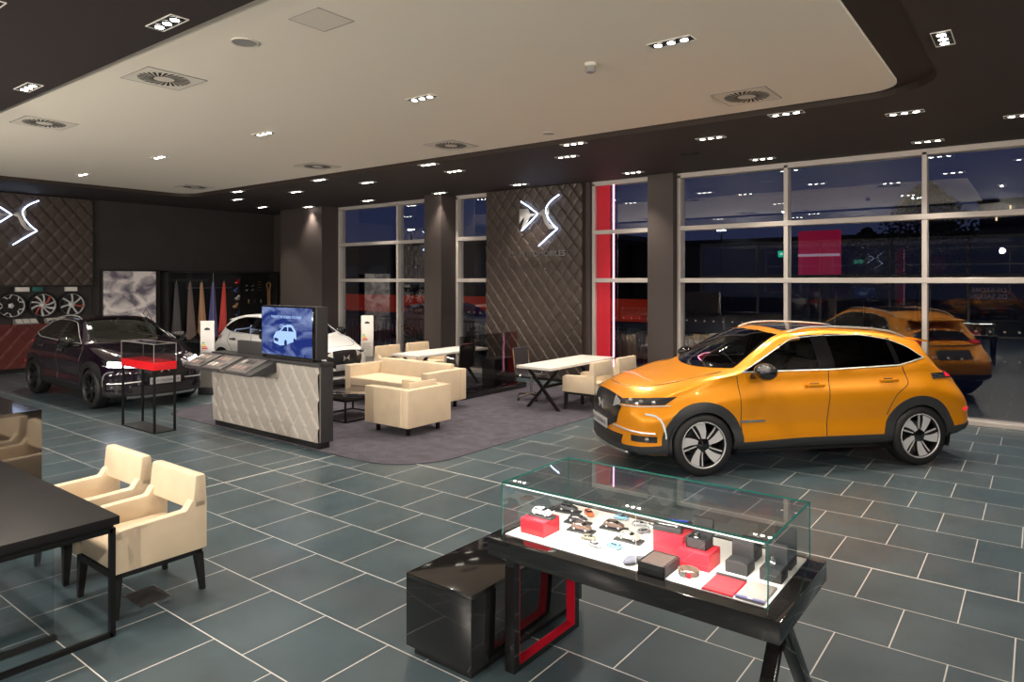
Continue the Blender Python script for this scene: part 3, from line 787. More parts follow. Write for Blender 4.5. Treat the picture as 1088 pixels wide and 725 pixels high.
        # tail lamps
        if tail:
            tl = P(B.patch(lambda u, v: cylray(180 - sd * lerp(34, 72, u), Z(lerp(1.015 - .0 * u, 1.085, v)), X(-1.3)), 18, 6, .010, .012), 'tail_lamp', 'lampglass')
            P(B.patch(lambda u, v: cylray(180 - sd * lerp(35, 56, u), Z(lerp(1.03, 1.075, v)), X(-1.3)), 12, 4, .016, .006), 'tail_lens', 'redlamp', tl)
            P(B.patch(lambda u, v: cylray(180 - sd * lerp(44, 50, u), Z(lerp(.625, .66, v)), X(-1.3)), 10, 3, .012, .012), 'rear_reflector', 'redlamp')
    def back(y, z): return ((X(-4), y, z), (1, 0, 0))
    if tail:
        P(B.patch(lambda u, v: back((2 * u - 1) * .34 * ky, lerp(Z(.76), Z(.93), v)), 12, 6, .003), 'plate_recess', 'softblack')
        P(B.line([back((2 * u / 20 - 1) * .5 * ky, Z(1.0)) for u in range(21)], .010, .006), 'tailgate_trim', 'chrome')
        P(MB().prism([(X(-1.62), y * ky, Z(1.475 - .03 * abs(y))) for y in (-.54, -.3, 0, .3, .54)] + [(X(-1.83), y * ky, Z(1.425)) for y in (.50, 0, -.50)], (0, 0, Z(.022)), bev=.006), 'spoiler', paint)
    # ---- cabin
    if interior:
        def seat(x, y, w):
            b = MB().box(x - .05, x + .45, y - w / 2, y + w / 2, Z(.55), Z(.72), bev=.05)
            b.prism([(x + .02, y - w / 2, Z(.68)), (x - .20, y - w / 2, Z(1.24)), (x - .31, y - w / 2, Z(1.22)), (x - .10, y - w / 2, Z(.66))], (0, w, 0), bev=.04)
            b.box(x - .30, x - .20, y - .13, y + .13, Z(1.26), Z(1.42), bev=.035)
            return b
        for sd in both: P(seat(X(.02), sd * .36 * ky, .50), 'front_seat', 'seat')
        P(seat(X(-.85), 0, 1.15), 'rear_seat', 'seat')
        P(MB().prism([(X(1.10), -.70 * ky, Z(1.02)), (X(1.02), -.70 * ky, Z(1.12)), (X(.55), -.70 * ky, Z(1.10)), (X(.50), -.70 * ky, Z(.95))], (0, 1.40 * ky, 0), bev=.02), 'dashboard', 'dash')
        Ms = Matrix.Translation((X(.42), steer * .36 * ky, Z(1.06))) @ Matrix.Rotation(R(-65), 4, 'Y')
        b = MB().tube([(.185 * math.cos(a), .185 * math.sin(a), 0) for a in [2 * PI * i / 28 for i in range(28)]], .015, 8, closed=True, mtx=Ms)
        b.ball((0, 0, -.01), (.06, .06, .03), mtx=Ms)
        for a in (0, 2.1, 4.2): b.cyl((0, 0, -.01), (.18 * math.cos(a), .18 * math.sin(a), 0), .012, n=6, mtx=Ms)
        P(b, 'steering_wheel', 'black')
        P(MB().box(X(.46), X(.49), -.11, .11, Z(1.40), Z(1.46), bev=.012), 'rear_view_mirror', 'black')
    P(MB().box(sp['xr'] + .35, sp['xf'] - .45, -.70 * ky, .70 * ky, Z(.20), Z(.30)), 'underbody', 'black')
    wm = wheelmats or (['darkalloy', 'dchrome'], ['alu', 'darkalloy'], 'pianoblack')
    add_wheels(car, ax, .925 * ky, rw, wheel, wm, .235)
    B.bm.free()
    return car
PAINT_Y = paintmat('saffron metallic paint', (.86, .315, .003), .30, .36, .6)
PAINT_P = paintmat('dark plum paint', (.013, .006, .015), .3, .16)
PAINT_W = paintmat('white paint', (.82, .82, .82), .0, .3)
PAINT_S = paintmat('silver paint', (.32, .33, .37), .5, .35)
HX, HY = -.67799, -.73507
make_car('suv_car', 'saffron yellow crossover car parked on the slate tiles before the big window', 'car', (-2.723, 9.046, 0), math.atan2(HY, HX), BASE, PAINT_Y, plate='DS 7 CROSSBACK')
SP4 = scale_spec(BASE, .945, .955, .945, ax=1.305, rw=.345, bowf=.34,
    zt=[(x * .945, z * .945) for x, z in [(2.27, .875), (2.15, .945), (1.9, 1.01), (1.5, 1.085), (1.2, 1.135), (1.1, 1.17), (.8, 1.345), (.5, 1.505), (.3, 1.575), (.1, 1.61), (-.3, 1.62), (-.9, 1.56), (-1.4, 1.45), (-1.72, 1.36), (-1.79, 1.32), (-1.97, 1.19), (-2.07, 1.12), (-2.3, 1.03)]],
    zr=[(x * .945, z * .945) for x, z in [(2.27, .84), (2.0, .955), (1.6, 1.035), (1.25, 1.10), (1.0, 1.135), (.9, 1.18), (.6, 1.365), (.3, 1.525), (.1, 1.57), (-.3, 1.585), (-.9, 1.535), (-1.4, 1.43), (-1.70, 1.34), (-1.77, 1.31), (-1.95, 1.18), (-2.06, 1.115), (-2.3, 1.02)]])
make_car('hatchback_car', 'dark plum crossover car with lit headlamps, parked before the accessory wall', 'car', (-14.2, 5.83, 0), 0, SP4, PAINT_P, lights_on=True,
         wheel='fork', wheelmats=(['black', 'softblack'], ['darkalloy', 'darkalloy', 'darkalloy'], 'darkalloy'), plate='DS 4 CROSSBACK', clad='black', roofglass=False, grille_w=.46)
SP3 = scale_spec(BASE, .865, .90, .91, ax=1.23, rw=.315, bowf=.32)
make_car('compact_car', 'white compact hatchback mostly hidden behind the television counter', 'car', (-13.05, 8.98, 0), 0, SP3, PAINT_W, rails=False, roofglass=False, wheel='turbine', clad=PAINT_W, wheelmats=(['black', 'dchrome'], ['alu', 'darkalloy', 'alu'], 'pianoblack'), plate='')

# ------------------------------------------------------------------ carpet
pts = rrect(-11.68, -5.73, 5.52, 11.9, [.15, .15, .6, .85])
pts = [(x, y + (.10 if False else 0)) for x, y in pts]
tag(MB().prism([(x, y, .001) for x, y in pts], (0, 0, .007)).build('carpet', 'carpet', smooth=False), 'charcoal carpet area with rounded corner under the lounge seats', 'carpet')

# ------------------------------------------------------------------ cream armchairs
def tub_chair(name, label, group, loc, rz):
    """seat faces local -y; origin on the floor under the middle"""
    t = thing(name, label, 'armchair', loc, rz, group)
    MB().box(-.245, .245, -.30, .28, .31, .455, bev=.03, seg=3).build('seat', 'leather', t)
    for sx in (-1, 1):
        b = MB()
        o = [(-.32, .305), (-.315, .56), (-.27, .585), (.16, .60), (.20, .66), (.31, .66), (.31, .305)]
        x = sx * .285
        b.prism([(x - .04, y, z) for y, z in o], (.08, 0, 0), bev=.016)
        b.build('arm', 'leather', t)
    MB().prism([(-.325, .20, .59), (-.325, .225, .83), (-.325, .30, .83), (-.325, .315, .59)], (.65, 0, 0), bev=.022).build('backrest', 'leather', t)
    b = MB()
    for a in ((-.29, .29, -.30, -.25), (-.29, .29, .24, .29), (-.29, -.24, -.30, .29), (.24, .29, -.30, .29)): b.box(*a, .265, .308)
    b.build('base_frame', 'legwood', t)
    for sx in (-1, 1):
        for sy in (-1, 1):
            MB().taper((sx * .262, sy * .272, .27), (.055, .055), (sx * .275, sy * (.285 if sy < 0 else .30), 0), (.032, .032)).build('leg', 'legwood', t)
    return t
c0 = tub_chair('armchair', 'cream leather armchair at the black desk, nearest the desk corner', 'cream armchairs at the desks', (-5.02, 2.26, 0), 0)
dup(c0, 'cream leather armchair at the black desk, the one behind and further from its corner', (-5.85, 2.27, 0), 0)
dup(c0, 'cream armchair tucked in the right white cross-legged table, nearer the carpet edge', (-6.13, 10.14, .008), R(-90))
dup(c0, 'cream armchair by the right white table, half hidden behind the yellow car bonnet', (-6.13, 11.0, .008), R(-90))
dup(c0, 'cream armchair behind the sofa, left of two backs at the far white table', (-10.62, 9.90, .008), R(90))
dup(c0, 'cream armchair behind the sofa, right of two backs at the far white table', (-10.62, 10.78, .008), R(90))

# ------------------------------------------------------------------ lounge
def sofa(name, label, loc, rz, L, D, cat='sofa'):
    """faces local -y, length along x, centred"""
    t = thing(name, label, cat, loc, rz)
    h = L / 2
    for sx in (-1, 1):
        x0 = sx * h; x1 = sx * (h - .15)
        MB().box(min(x0, x1), max(x0, x1), -D / 2, D / 2 - .10, .13, .66, bev=.014).build('arm', 'leather', t)
    MB().box(-h, h, D / 2 - .115, D / 2, .13, .66, bev=.014).build('back_frame', 'leather', t)
    MB().box(-h + .15, h - .15, -D / 2 + .02, D / 2 - .11, .13, .30, bev=.01).build('seat_frame', 'leather', t)
    n = 1 if L < 1.3 else 2
    w = (L - .30) / n
    for i in range(n):
        x = -h + .15 + i * w
        MB().box(x + .006, x + w - .006, -D / 2 - .005, D / 2 - .22, .30, .46, bev=.028, seg=3).build('seat_cushion', 'leather', t)
    MB().prism([(-h + .16, D / 2 - .30, .455), (-h + .16, D / 2 - .22, .73), (-h + .16, D / 2 - .13, .745), (-h + .16, D / 2 - .11, .455)], (L - .32, 0, 0), bev=.03).build('back_cushion', 'leather', t)
    s = MB()
    for sx in (-1, 1):
        for y in (-D / 2 + .025, D / 2 - .14): s.tube([(sx * (h + .002), y, .14), (sx * (h + .002), y, .655)], .005, 5)
    s.build('seam_piping', 'leather', t)
    for sx in (-1, 1):
        for sy in (-1, 1): MB().box(sx * (h - .14) - .022, sx * (h - .14) + .022, sy * (D / 2 - .14) - .022, sy * (D / 2 - .14) + .022, 0, .135).build('leg', 'metal_black', t)
    return t
sofa('sofa', 'cream leather two-seat sofa with square arms on the charcoal carpet', (-8.97, 8.56, .008), 0, 2.08, .96)
sofa('club_chair', 'square cream club armchair seen from its side, in front of the sofa', (-7.38, 7.12, .008), R(-90), .88, .90, 'armchair')
t = thing('coffee_table', 'low black glass-topped coffee table beside the television counter', 'table', (-8.87, 7.25, .008))
MB().box(-.44, .44, -.44, .44, .35, .365, bev=.003).build('table_top', 'lacquer', t)
b = MB()
for sx in (-1, 1):
    for sy in (-1, 1): b.box(sx * .42 - .012, sx * .42 + .012, sy * .42 - .012, sy * .42 + .012, 0, .33)
for z in (0, .32):
    for s in (-1, 1): b.box(-.43, .43, s * .42 - .012, s * .42 + .012, z, z + .024); b.box(s * .42 - .012, s * .42 + .012, -.43, .43, z, z + .024)
b.build('frame', 'metal_black', t)
MB().box(-.415, .415, -.415, .415, .335, .352).build('tray', 'red_lac', t)['label'] = 'red lacquered underside'

def cross_table(name, label, group, loc):
    t = thing(name, label, 'table', loc, 0, group)
    MB().box(-.36, .36, -1.06, 1.06, .70, .745, bev=.006).build('table_top', 'white', t)
    for sy in (-1, 1):
        for k, s in enumerate((-1, 1)):
            y = sy * .78 + (.022 if k else -.022)
            b = MB(); b.prism([(s * -.36, y - .02, 0), (s * -.30, y - .02, 0), (s * .34, y - .02, .70), (s * .28, y - .02, .70)], (0, .04, 0)); b.build('leg', 'metal_black', t)
    MB().box(-.03, .03, -.80, .80, .35, .39).build('stretcher', 'metal_black', t)
    return t
ct = cross_table('meeting_table', 'white meeting table on black crossed legs, right, next to the yellow car', 'white meeting tables', (-6.72, 10.42, .008))
dup(ct, 'white meeting table behind the sofa, partly behind the smoked glass screen', (-9.80, 10.42, .008))

def office_chair(label, loc, rz, group='black mesh office chairs'):
    t = thing('office_chair', label, 'office chair', loc, rz, group)
    n = 10
    prof = [(-.22, .47), (-.10, .455), (.05, .45), (.17, .465), (.225, .53), (.245, .66), (.26, .80), (.275, .94)]
    b = MB(); vs = []
    for y, z in prof: vs += [(-.22, y, z), (.22, y, z)]
    b.add(vs, [(2 * i, 2 * i + 1, 2 * i + 3, 2 * i + 2) for i in range(len(prof) - 1)])
    for y, z in prof[1:-1]: b.cyl((-.22, y, z), (.22, y, z), .008, n=6)
    b.build('mesh_sling', 'softblack', t)
    f = MB()
    for s in (-1, 1): f.tube([(s * .225, y, z) for y, z in prof], .011, 6)
    for y, z in (prof[0], prof[-1]): f.cyl((-.225, y, z), (.225, y, z), .011, n=8)
    f.build('side_frame', 'chrome', t)
    a = MB()
    for s in (-1, 1): a.tube([(s * .23, .18, .47), (s * .27, .19, .58), (s * .275, .16, .66), (s * .275, -.02, .67), (s * .25, -.07, .60), (s * .23, -.05, .46)], .012, 6)
    a.build('armrest', 'chrome', t)
    MB().cyl((0, .02, .09), (0, .02, .44), .022, n=10).build('gas_lift', 'chrome', t)
    s = MB(); w = MB()
    for k in range(5):
        q = 2 * PI * k / 5 + .3; x, y = .29 * math.cos(q), .02 + .29 * math.sin(q)
        s.cyl((0, .02, .11), (x, y, .075), .022, .014, n=8); w.cyl((x, y - .012, .026), (x, y + .012, .026), .026, n=10); w.cyl((x, y, .03), (x, y, .075), .008, n=6)
    s.build('star_base', 'chrome', t); w.build('castors', 'black', t)
    return t
o1 = office_chair('black mesh office chair with chrome star base, left of the right white table', (-7.42, 10.30, .008), R(90))
dup(o1, 'black office chair seen from behind between sofa and smoked glass screen', (-9.22, 10.25, .008), R(-90))

# smoked glass screen with black box on a plinth
t = thing('screen_plinth', 'low black plinth carrying the smoked glass screen, behind the sofa', 'plinth', (0, 0, .008))
MB().box(-8.86, -8.36, 9.42, 11.40, 0, .10, bev=.005).build('slab', 'lacquer', t)
MB().box(-8.50, -8.485, 9.50, 11.25, .10, 1.15).build('glass_screen', GL_SMOKE, t)['label'] = 'smoked glass screen'
tag(MB().box(-8.90 + .02, -8.55, 10.60, 11.28, .1085, .63, bev=.006).build('storage_box', 'black'), 'black box standing on the plinth behind the smoked glass', 'box')

# ------------------------------------------------------------------ television counter
t = thing('counter', 'configurator counter with greige quilted front and dark end, left of the carpet', 'counter', (-9.97, 5.55, .008))
Wc = 2.61
MB().box(.02, Wc - .04, .02, .17, 0, .085).build('kick_plinth', 'black', t)
MB().box(0, Wc, .012, .20, .085, 1.08, bev=.004).build('carcass', 'softblack', t)
b = MB(); quilt(b, Wc - .04, .97, .015, thick=.012, sc=.9, cell=(.27, .36)); b.v = [Vector((p.x + .02, p.y + .012, p.z + .09)) for p in b.v]; b.build('quilted_front', 'quilt_light', t)
MB().box(0, Wc + .01, -.03, .21, 1.08, 1.115, bev=.004).build('worktop', 'softblack', t)
MB().prism([(-.05, -.03, 1.08), (-.05, .0, .95), (-.05, -.02, .93), (-.05, -.42, .905), (-.05, -.42, .925)], (1.72, 0, 0), bev=.004).build('sloping_shelf', 'softblack', t)
MB().box(.58, 1.24, .05, .12, 1.115, 1.31, bev=.004).build('upstand', 'softblack', t)
slope = math.atan2(1.085 - .93, .39)
for i, (x, lab) in enumerate(((.10, 'leftmost'), (.66, 'middle'), (1.28, 'rightmost'))):
    tr = thing('sample_tray', '%s of three sloping trim sample trays on the quilted counter' % lab, 'tray', (-9.97 + x, 5.55 - .225, 1.020), 0, 'sample trays on the counter')
    M_ = Matrix.Rotation(slope, 4, 'X')
    MB().box(-.24, .24, -.19, .19, -.006, .012, bev=.003, mtx=M_).build('tray_base', pmat('tray grey %d' % i, (.13, .12, .12), .35), tr)
    rnd = random.Random(i)
    for q in range(7):
        u, v = (q % 4) * .11 - .17, (q // 4) * .16 - .08
        MB().box(u - .035, u + .035, v - .045, v + .045, .012, .019, bev=.002, mtx=M_).build('trim_sample', pmat('trim %d %d' % (i, q), rnd.choice([(.35, .24, .22), (.5, .47, .46), (.06, .05, .05), (.45, .35, .32), (.7, .68, .66)]), .4), tr)
t = thing('television', 'television showing a pale blue car on navy, standing on the quilted counter', 'television', (-8.08, 5.56, 1.1245))
MB().box(-.62, .60, .02, .20, .03, .725, bev=.004).build('housing', 'softblack', t)
MB().box(-.61, .565, -.012, .02, .035, .722, bev=.004).build('bezel', 'pianoblack', t)
MB().box(-.50, .50, .03, .17, 0, .03).build('foot', 'black', t)
def screen_mat():
    m, nt, out = _mat('screen picture'); N = nt.nodes; L = nt.links
    tc = N.new('ShaderNodeTexCoord'); n = N.new('ShaderNodeTexNoise'); n.inputs['Scale'].default_value = 2.2; n.inputs['Detail'].default_value = 4; n.inputs['Distortion'].default_value = 1.2
    mp = N.new('ShaderNodeMapping'); mp.inputs['Scale'].default_value = (1, 1, 2.2); L.new(tc.outputs['Object'], mp.inputs[0]); L.new(mp.outputs[0], n.inputs['Vector'])
    cr = N.new('ShaderNodeValToRGB'); e = cr.color_ramp.elements; e[0].position = .42; e[0].color = (.018, .035, .20, 1); e[1].position = .72; e[1].color = (.28, .36, .62, 1)
    L.new(n.outputs['Fac'], cr.inputs[0]); em = N.new('ShaderNodeEmission'); em.inputs[1].default_value = 1.0; L.new(cr.outputs[0], em.inputs[0]); L.new(em.outputs[0], out.inputs[0]); return m
sc = MB().box(-.59, .545, -.016, -.011, .055, .705).build('screen', screen_mat(), t)
PALE = emat('pale blue graphic', (.42, .62, 1.0), 1.1); DKG = emat('navy graphic', (.02, .04, .16), .8)
b = MB()                                              # three-quarter car drawing
ol = [(-.30, .22), (-.31, .30), (-.25, .37), (-.16, .39), (-.07, .46), (.04, .475), (.13, .46), (.20, .39), (.21, .30), (.17, .25), (.10, .24), (-.02, .20), (-.16, .185)]
b.prism([(x, -.0165, z) for x, z in ol], (0, -.001, 0)); b.build('drawn_car', PALE, sc, smooth=False)
b = MB()
for pl in ([(-.13, .385), (-.06, .44), (.00, .445), (.01, .385)], [(.03, .385), (.03, .445), (.10, .44), (.15, .385)], [(-.29, .25), (-.29, .29), (-.20, .28), (-.20, .235)]): b.prism([(x, -.0178, z) for x, z in pl], (0, -.0008, 0))
for x, z, r in ((-.03, .225, .045), (.17, .265, .035)): b.prism([(x + r * .7 * math.cos(a), -.0178, z + r * math.sin(a)) for a in [2 * PI * i / 20 for i in range(20)]], (0, -.0008, 0))
b.build('drawn_windows', DKG, sc, smooth=False)
textobj('screen_heading', 'TOUCH THE SCREEN TO START', .048, PALE, (-.02, -.018, .575), (R(90), 0, 0), sc, .001)
textobj('screen_title', 'DS   DS3', .075, PALE, (-.02, -.018, .45), (R(90), 0, 0), sc, .0002)

# ------------------------------------------------------------------ thin stand with red band and glass top
t = thing('display_stand', 'thin black four-legged display stand with red band and empty glass top', 'display stand', (-10.56, 4.86, 0))
MB().box(-.52, .52, -.16, .16, 0, .015).build('base_plate', 'black', t)
for sx in (-1, 1):
    for sy in (-1, 1): MB().box(sx * .50 - .014, sx * .50 + .014, sy * .145 - .014, sy * .145 + .014, .015, .91).build('leg', 'metal_black', t)
MB().box(-.52, .52, -.165, .165, .905, 1.02, bev=.004).build('band', 'red_band', t)['label'] = 'bright red band'
gp = MB()
for x in (-.515, .515): gp.box(x - .003, x + .003, -.16, .16, 1.02, 1.28)
for y in (-.16, .16): gp.box(-.515, .515, y - .003, y + .003, 1.02, 1.28)
gp.box(-.515, .515, -.16, .16, 1.277, 1.283)
g = gp.build('glass_cover', GL_VIT, t, smooth=False)
b = MB()
for sx in (-1, 1):
    for sy in (-1, 1): b.box(sx * .515 - .004, sx * .515 + .004, sy * .16 - .004, sy * .16 + .004, 1.02, 1.284)
for s in (-1, 1): b.box(-.515, .515, s * .16 - .004, s * .16 + .004, 1.278, 1.286); b.box(s * .515 - .004, s * .515 + .004, -.16, .16, 1.278, 1.286)
b.build('edge', 'grey', g)

# ------------------------------------------------------------------ black desk at the left, counter behind it
t = thing('desk', 'black desk with slim metal end frame, cut by the left photo edge', 'desk', (-5.6, 1.42, 0))
MB().box(-1.10, 1.10, -.48, .48, .70, .75, bev=.003).build('table_top', 'deskblack', t)
MB().box(-1.08, 1.06, -.46, .46, .672, .70).build('apron', 'metal_black', t)
for x in (1.05, -1.05):
    b = MB()
    for y in (-.455, .455): b.box(x - .016, x + .016, y - .016, y + .016, 0, .672)
    for z in (0, .645): b.box(x - .016, x + .016, -.455, .455, z, z + .028)
    b.build('leg_frame', 'metal_black', t)
MB().box(.81, .82, -.44, .22, .03, .67).build('glass_panel', GL_DESK, t)
MB().box(.795, .835, -.46, .23, 0, .03).build('panel_rail', 'black', t)
t = thing('side_counter', 'tall glossy black counter mirroring the cream chairs, at the left edge', 'counter', (-6.74, 2.22, 0))
MB().box(-1.9, 0, -1.0, 0, .06, 1.07).build('carcass', 'counter_gloss', t, smooth=False)
MB().box(-1.9, .0, -1.0, .0, 1.07, 1.10).build('worktop', 'lacquer', t)
MB().box(-1.88, -.03, -.98, -.03, 0, .06).build('kick_plinth', 'black', t)
t = thing('floor_socket', 'steel framed floor socket box under the nearer cream chair', 'floor socket', (-4.93, 2.265, 0))
b = MB()
for a in ((-.14, .14, -.11, -.10), (-.14, .14, .10, .11), (-.14, -.13, -.11, .11), (.13, .14, -.11, .11)): b.box(*a, 0, .004)
b.build('frame', 'dchrome', t); MB().box(-.13, .13, -.10, .10, 0, .002).build('lid', 'softblack', t)
# ------------------------------------------------------------------ display table with glass case
t = thing('display_table', 'long black display table with red-lined frame leg, carrying the glass showcase', 'table', (-1.67, 3.395, 0))
MB().box(-.80, .80, -.40, .40, .655, .755, bev=.003).build('table_top', 'lacquer', t)
def redframe(x0, x1, y0, y1, zt, th, par):
    MB().box(x0, x1, y0, y0 + th, 0, zt).box(x0, x1, y1 - th, y1, 0, zt).box(x0, x1, y0 + th, y1 - th, 0, th * .7).build('leg_frame', 'lacquer', par)
    e = .002
    MB().box(x0 + .003, x1 + .001, y0 + th, y1 - th, th * .7, th * .7 + e).box(x0 + .003, x1 + .001, y0 + th, y0 + th + e, th * .7, zt).box(x0 + .003, x1 + .001, y1 - th - e, y1 - th, th * .7, zt).build('red_lining', 'red_lac', par)['label'] = 'red inner lining of the frame leg'
redframe(-.72, -.655, -.34, .34, .655, .05, t)
for k, s in enumerate((-1, 1)):
    b = MB(); x = .66 + .07 * k
    b.prism([(x - .03, s * -.16 - .035, .655), (x - .03, s * -.16 + .035, .655), (x - .03, s * .38 + .035, 0), (x - .03, s * .38 - .035, 0)], (.065, 0, 0), bev=.002); b.build('leg', 'lacquer', t)
t = thing('storage_plinth', 'low glossy black drawer unit on the floor, left under the display table', 'drawer unit', (-2.71, 3.40, 0))
MB().box(-.25, .255, -.56, .58, .055, .455, bev=.002).build('carcass', 'lacquer', t)
MB().box(-.25, .255, -.56, .58, .455, .48, bev=.002).build('top_panel', 'lacquer', t)
MB().box(-.22, .22, -.52, .54, 0, .055).build('kick_plinth', 'black', t)
MB().cyl((.255, -.30, .15), (.262, -.30, .15), .022, n=14).build('cable_grommet', 'black', t)

CX0, CX1, CY0, CY1, CZ0, CZ1 = -2.425, -.945, 3.075, 3.765, .756, 1.05
case = thing('showcase', 'rectangular glass showcase with green edges standing on the black display table', 'display case', (0, 0, 0))
MB().box(CX0 + .012, CX1 - .012, CY0 + .012, CY1 - .012, CZ0, .760).build('display_base', 'whitebase', case)['label'] = 'white display base'
g = .004
xm = (CX0 + CX1) / 2 + .10
for nme, a in (('front_pane', (CX0, xm, CY0, CY0)), ('front_pane', (xm, CX1, CY0, CY0)), ('back_pane', (CX0, CX1, CY1, CY1)), ('end_pane', (CX0, CX0, CY0, CY1)), ('end_pane', (CX1, CX1, CY0, CY1))):
    x0, x1, y0, y1 = a
    MB().add([(x0, y0, CZ0), (x1, y1, CZ0), (x1, y1, CZ1), (x0, y0, CZ1)], [(0, 1, 2, 3)]).build(nme, GL_CASE, case)
MB().add([(CX0, CY0, CZ1), (CX1, CY0, CZ1), (CX1, CY1, CZ1), (CX0, CY1, CZ1)], [(0, 1, 2, 3)]).build('top_pane', GL_CASE, case)
b = MB(); r = .0034
for x in (CX0, CX1):
    for y in (CY0, CY1): b.box(x - r * .7, x + r * .7, y - r * .7, y + r * .7, CZ0, CZ1)
for x in (CX0, CX1): b.box(x - r, x + r, CY0, CY1, CZ1 - r, CZ1 + r)
for y in (CY0, CY1): b.box(CX0, CX1, y - r, y + r, CZ1 - r, CZ1 + r)
b.build('glass_edge', GL_EDGE, case)['label'] = 'green polished glass edges'
MB().box(xm - .0015, xm + .0015, CY0 - .001, CY0 + .002, CZ0, CZ1 - .006).build('pane_joint', 'white', case)
MB().box(CX0 + .02, CX1 - .02, CY0 + .008, CY0 + .014, CZ1 - .014, CZ1 - .009).build('light_bar', emat('case led', (1, .93, .85), 2.2), case)['label'] = 'thin lit led bar'
for i in range(4):
    ld = bpy.data.lights.new('case_led', 'AREA'); ld.shape = 'RECTANGLE'; ld.size = .34; ld.size_y = .012; ld.energy = 3.4; ld.color = (1, .93, .85); ld.spread = R(150)
    lo = bpy.data.objects.new('case_led', ld); COL.objects.link(lo); lo.location = (lerp(CX0 + .2, CX1 - .2, i / 3), CY0 + .03, CZ1 - .022); lo.rotation_euler = (R(28), 0, 0)
ZB = .7605
# little model cars
def mini_mesh():
    B = Body(BASE, nx=40, ns=7, ng=4, nr=4, nb=2)
    bm = B.bm
    k = .0265
    fs = list(bm.faces); ms = []
    for f in fs:
        c = f.calc_center_median(); m = 0
        if 1.17 < c.z < 1.53:
            if abs(c.y) > .56 and -1.5 < c.x < .85 and not (-.28 < c.x < -.12): m = 1
            elif c.x > .2 and f.normal.x > .3: m = 1
            elif c.x < -1.7: m = 1
        if c.z < .38 or (abs(c.y) > .6 and any(math.hypot(c.x - s * 1.369, c.z - .355) < .44 for s in (1, -1))): m = 2
        ms.append(m)
    bm.verts.index_update()
    vs = [v.co * k for v in bm.verts]; F = [[v.index for v in f.verts] for f in fs]
    return vs, F, ms
MV, MF, MM = mini_mesh()
def mini(label, group, x, y, z, rz, paint, base=True, s=1.0, roof=None):
    t = thing('model_car', label, 'model car', (x, y, z), rz, group)
    z0 = .010 if base else 0
    if base: MB().box(-.078, .078, -.036, .036, 0, .010, bev=.0015).build('base', base if base is not True else 'darkbox', t)
    b = MB(); b.add([(p.x * s, p.y * s, p.z * s + z0) for p in MV], MF, MM); b.build('body', [paint, 'pianoblack', 'black'], t, angle=60)
    for sx in (1, -1):
        for sy in (1, -1):
            w = MB().cyl((0, -.0026 * s, 0), (0, .0026 * s, 0), .0094 * s, n=16); w.cyl((0, sy * .0027 * s, 0), (0, sy * .0031 * s, 0), 0.0065 * s, n=12, mat=1)
            w.build('wheel', ['rubber', 'alu'], t, loc=(sx * .0363 * s, sy * .0218 * s, .0094 * s + z0))
    return t
PAINTS = dict(white=PAINT_W, red=paintmat('toy red', (.6, .02, .02), .1), bronze=paintmat('toy bronze', (.20, .12, .09), .5), dark=paintmat('toy anthracite', (.05, .05, .055), .5), blue=paintmat('toy pale blue', (.18, .42, .62), .1), orange=paintmat('toy orange', (.75, .14, .03), .1), cream=paintmat('toy cream', (.75, .68, .52), .1), silver=paintmat('toy silver', (.5, .5, .52), .6), khaki=paintmat('toy khaki', (.22, .20, .13), .3))
# red acrylic risers
def riser(label, x0, x1, y0, y1, h):
    t = thing('riser', label, 'riser', ((x0 + x1) / 2, (y0 + y1) / 2, ZB), 0, 'red acrylic risers')
    w, d = (x1 - x0) / 2, (y1 - y0) / 2
    MB().box(-w, w, -d, d, h - .006, h, bev=.0015).build('top', 'acry_red', t)
    MB().box(-w, w, -d, -d + .005, 0, h - .006).build('front', 'acry_red', t)
    MB().box(-w, w, d - .005, d, 0, h - .006).build('back', 'acry_red', t)
    MB().box(-w, -w + .005, -d + .005, d - .005, 0, h - .006).build('side', 'acry_red', t); MB().box(w - .005, w, -d + .005, d - .005, 0, h - .006).build('side', 'acry_red', t)
riser('red acrylic riser at the left end of the showcase, holding a model car', -2.355, -2.195, 3.155, 3.315, .085)
riser('red acrylic riser behind the brown sample box, holding pen boxes', -1.635, -1.47, 3.37, 3.53, .11)
riser('red acrylic riser in the showcase, holding the open watch box', -1.455, -1.29, 3.275, 3.425, .085)
G1 = 'model cars on black bases'; G2 = 'small loose model cars'
mini('white and red model car on the left red riser', G1, -2.265, 3.24, ZB + .0855, R(0), PAINTS['white'])
mini('anthracite model car on black base just right of the left red riser', G1, -2.17, 3.475, ZB, R(5), PAINTS['dark'])
mini('brown model car on black base, nearest the left red riser', G1, -2.085, 3.375, ZB, R(4), PAINTS['bronze'])
mini('bronze model car on black base, middle of the showcase at the back', G1, -1.955, 3.52, ZB, R(6), PAINTS['bronze'])
mini('cream model car on khaki base near the front glass joint', G1, -1.80, 3.41, ZB, R(4), PAINTS['cream'], 'softblack')
mini('orange toy racing car behind the bronze models', G2, -2.19, 3.635, ZB, R(-40), PAINTS['orange'], None, .8)
mini('khaki small toy car lying near the front of the showcase', G2, -1.985, 3.29, ZB, R(20), PAINTS['khaki'], None, .72)
mini('white small toy car in front of the khaki one', G2, -1.905, 3.222, ZB, R(-10), PAINTS['silver'], None, .68)
mini('pale blue small toy car near the front glass joint', G2, -1.815, 3.275, ZB, R(170), PAINTS['blue'], None, .75)
mini('light blue small toy car at the back glass', G2, -2.0, 3.69, ZB, R(15), PAINTS['blue'], None, .75)
mini('silver toy car left of the cluster before the pen boxes', G2, -1.86, 3.66, ZB, R(30), PAINTS['silver'], None, .72)
mini('white toy car, right of the cluster before the pen boxes', G2, -1.775, 3.665, ZB, R(-20), PAINTS['white'], None, .72)
